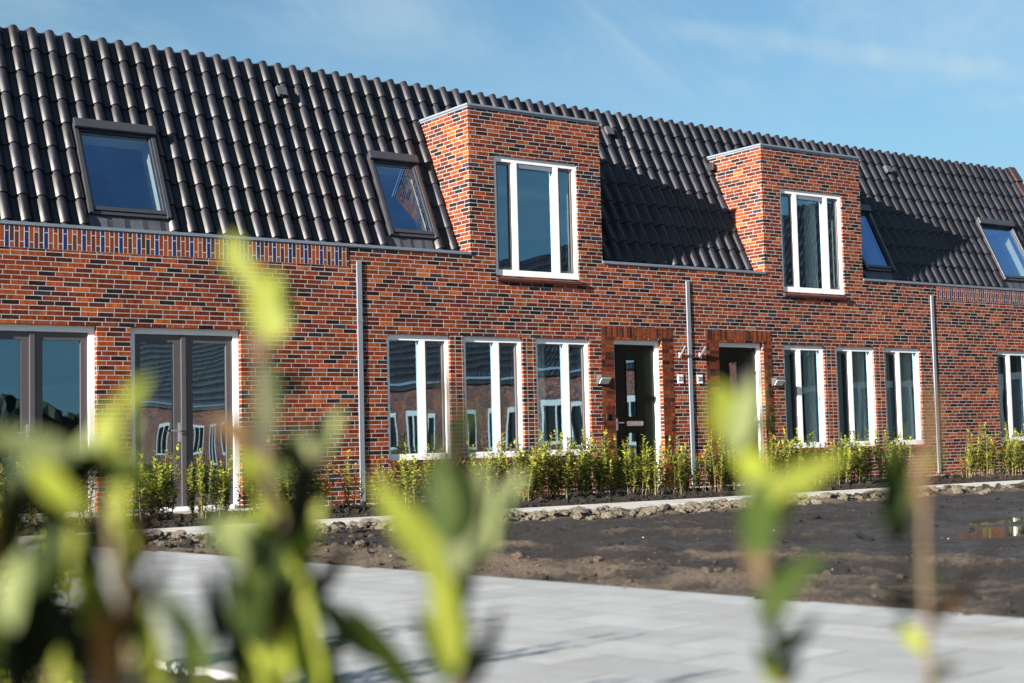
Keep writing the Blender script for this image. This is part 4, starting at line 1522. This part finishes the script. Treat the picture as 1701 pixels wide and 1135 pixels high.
near_shrub('blurred yellow-green shoot in front of the door of number 20',
           [(1213, 650), (1236, 740), (1262, 850), (1262, 930), (1284, 1030), (1302, 1135)], 1.18,
           [(1208, 690, 110, 66, 108, 'Y'), (1236, 690, 120, 46, 75, 'P'), (1245, 750, 130, 60, 112, 'Y'), (1316, 800, 190, 58, 38, 'Y'), (1290, 835, 140, 66, 60, 'Y'), (1262, 860, 130, 62, 86, 'G'), (1256, 905, 110, 52, 92, 'B'),
            (1312, 962, 150, 44, 42, 'G'), (1296, 1000, 110, 40, 60, 'G'), (1286, 1070, 120, 52, 100, 'D'), (1328, 1062, 110, 36, 32, 'D'), (1262, 840, 100, 50, 120, 'P')])
near_shrub('blurred brownish shoot on the right in front of the last downpipe',
           [(1548, 660), (1540, 760), (1534, 880), (1538, 1000), (1544, 1135)], 1.24,
           [(1488, 825, 150, 52, 95, 'G'), (1496, 850, 120, 44, 80, 'D'), (1548, 700, 130, 26, 88, 'B'), (1526, 790, 110, 26, 94, 'B'), (1532, 900, 120, 22, 92, 'B'), (1612, 955, 170, 40, 52, 'O'), (1576, 1000, 100, 30, 46, 'B'), (1540, 1100, 110, 40, 88, 'O')], srad=.0028)


EDGE = [('nearest of three leafy shrubs behind the blurred one at the left edge', -14.02, -15.15, .74), ('middle one of three leafy shrubs behind the blurred one at the left edge', -13.72, -14.3, .80),
        ('farthest of three leafy shrubs behind the blurred one at the left edge', -13.52, -13.45, .78)]
for i, (lb_, x, y, k_) in enumerate(EDGE):
    e_ = make_hedge_shrub(300 + i)
    e_.name = 'garden_shrub'
    e_.location = (x, y, .02)
    e_.scale = (k_, k_, k_)
    tag(e_, lb_[:200], 'shrub', 'shrubs of the bed by the paved path')


# ------------------------------------------------------------------ the row across the yard, seen mirrored in the panes
def opp(x, s, n):
    """roof frame of the row opposite: x runs along it, s up the slope"""
    a = math.atan2(5.2, 3.0)
    return (20.45 + s * math.cos(a) - n * math.sin(a), x, 3.74 + s * math.sin(a) + n * math.cos(a))


oh = thing('terraced_house', 'brick house with tall dark roof across the yard, mirrored in the window panes', 'house', (20.4, -10.5, 0), 'houses across the yard')
OY0, OY1 = -17.0, -4.0
ow = MB()
def sw(fn):
    """slab_with_holes written for a wall facing -x"""
    tmp = MB()
    fn(tmp)
    ow.add([(20.4 + y, x, z) for (x, y, z) in tmp.v], [f[::-1] for f in tmp.f])
oholes = [(-16.2, -14.4, .6, 2.45), (-13.3, -12.2, .02, 2.45), (-11.2, -9.4, .6, 2.45), (-8.2, -6.2, .6, 2.45)]
sw(lambda q: slab_with_holes(q, OY0, OY1, -.15, 3.7, oholes, 0, .25))
ow.box(20.65, 28, OY0, OY0 + .2, -.15, 3.7)
ow.box(20.65, 28, OY1 - .2, OY1, -.15, 3.7)
ow.build('wall', 'brick', oh)

for hh in oholes:
    f_ = MB()
    a, b, c, d = hh
    f_.box(20.40, 20.55, a, b, d - .20, d)
    f_.box(20.40, 20.55, a, b, c, c + .12)
    f_.box(20.40, 20.55, a, a + .14, c + .12, d - .20)
    f_.box(20.40, 20.55, b - .14, b, c + .12, d - .20)
    f_.box(20.40, 20.55, (a + b) / 2 - .06, (a + b) / 2 + .06, c + .12, d - .20)
    wd = f_.build('window', 'plaster', oh)
    MB().box(20.50, 20.52, a + .09, b - .09, c + .09, d - .09).build('pane', 'water', wd)
orf = MB()
tiles(orf, OY0, OY1, 6.0, tf=opp, t0=OY0, tp=.25, seed=5, ns=6)
orf.build('roof', 'tile', oh, smooth=True, attr='tone')
ob_ = MB()
ob_.prism([(20.62, 3.72), (23.5, 8.75), (28, 3.72)], 1, OY0, OY1)
ob_.build('roof_deck', 'gutter', oh)
og = MB()
og.box(20.28, 20.44, OY0, OY1, 3.66, 3.76)
og.build('gutter', 'zinc', oh)
for k in range(1, 6):
    o2 = copy_tree(oh)
    o2.location = oh.location + Vector((0, -13.0 * k, 0))
    o2['label'] = '%s brick house along the row across the yard, mirrored in the window panes' % ORD[k]

for ch in oh.children:      # the nearest house of that row gets an invented black finish to darken reflections
    if ch.name.startswith('wall'):
        ch.data = ch.data.copy()
        ch.data.materials[0] = M['reflblack']
    if ch.name.startswith('window'):
        ch.data = ch.data.copy()
        ch.data.materials[0] = M['black']
oh['label'] = 'house nearest to us across the yard, blackened to darken the right-hand panes'

# low wood far behind the camera, mirrored in the left double doors
tl_ = MB()
r2 = random.Random(17)
for i in range(1100):
    an = r2.uniform(-.15, 1.15)
    D = r2.uniform(135, 170)
    x, y = -15 + D * math.sin(an), -18 - D * math.cos(an)
    r = r2.uniform(.6, 1.7)
    lump(tl_, x, y, r2.uniform(0, 5.2) + 1.2 * math.sin(an * 23), r, .5, r2, 1.2)
tag(tl_.build('distant_wood', 'farleaf'), 'dark low wood on the horizon mirrored in the left double doors', 'wood', kind='stuff')
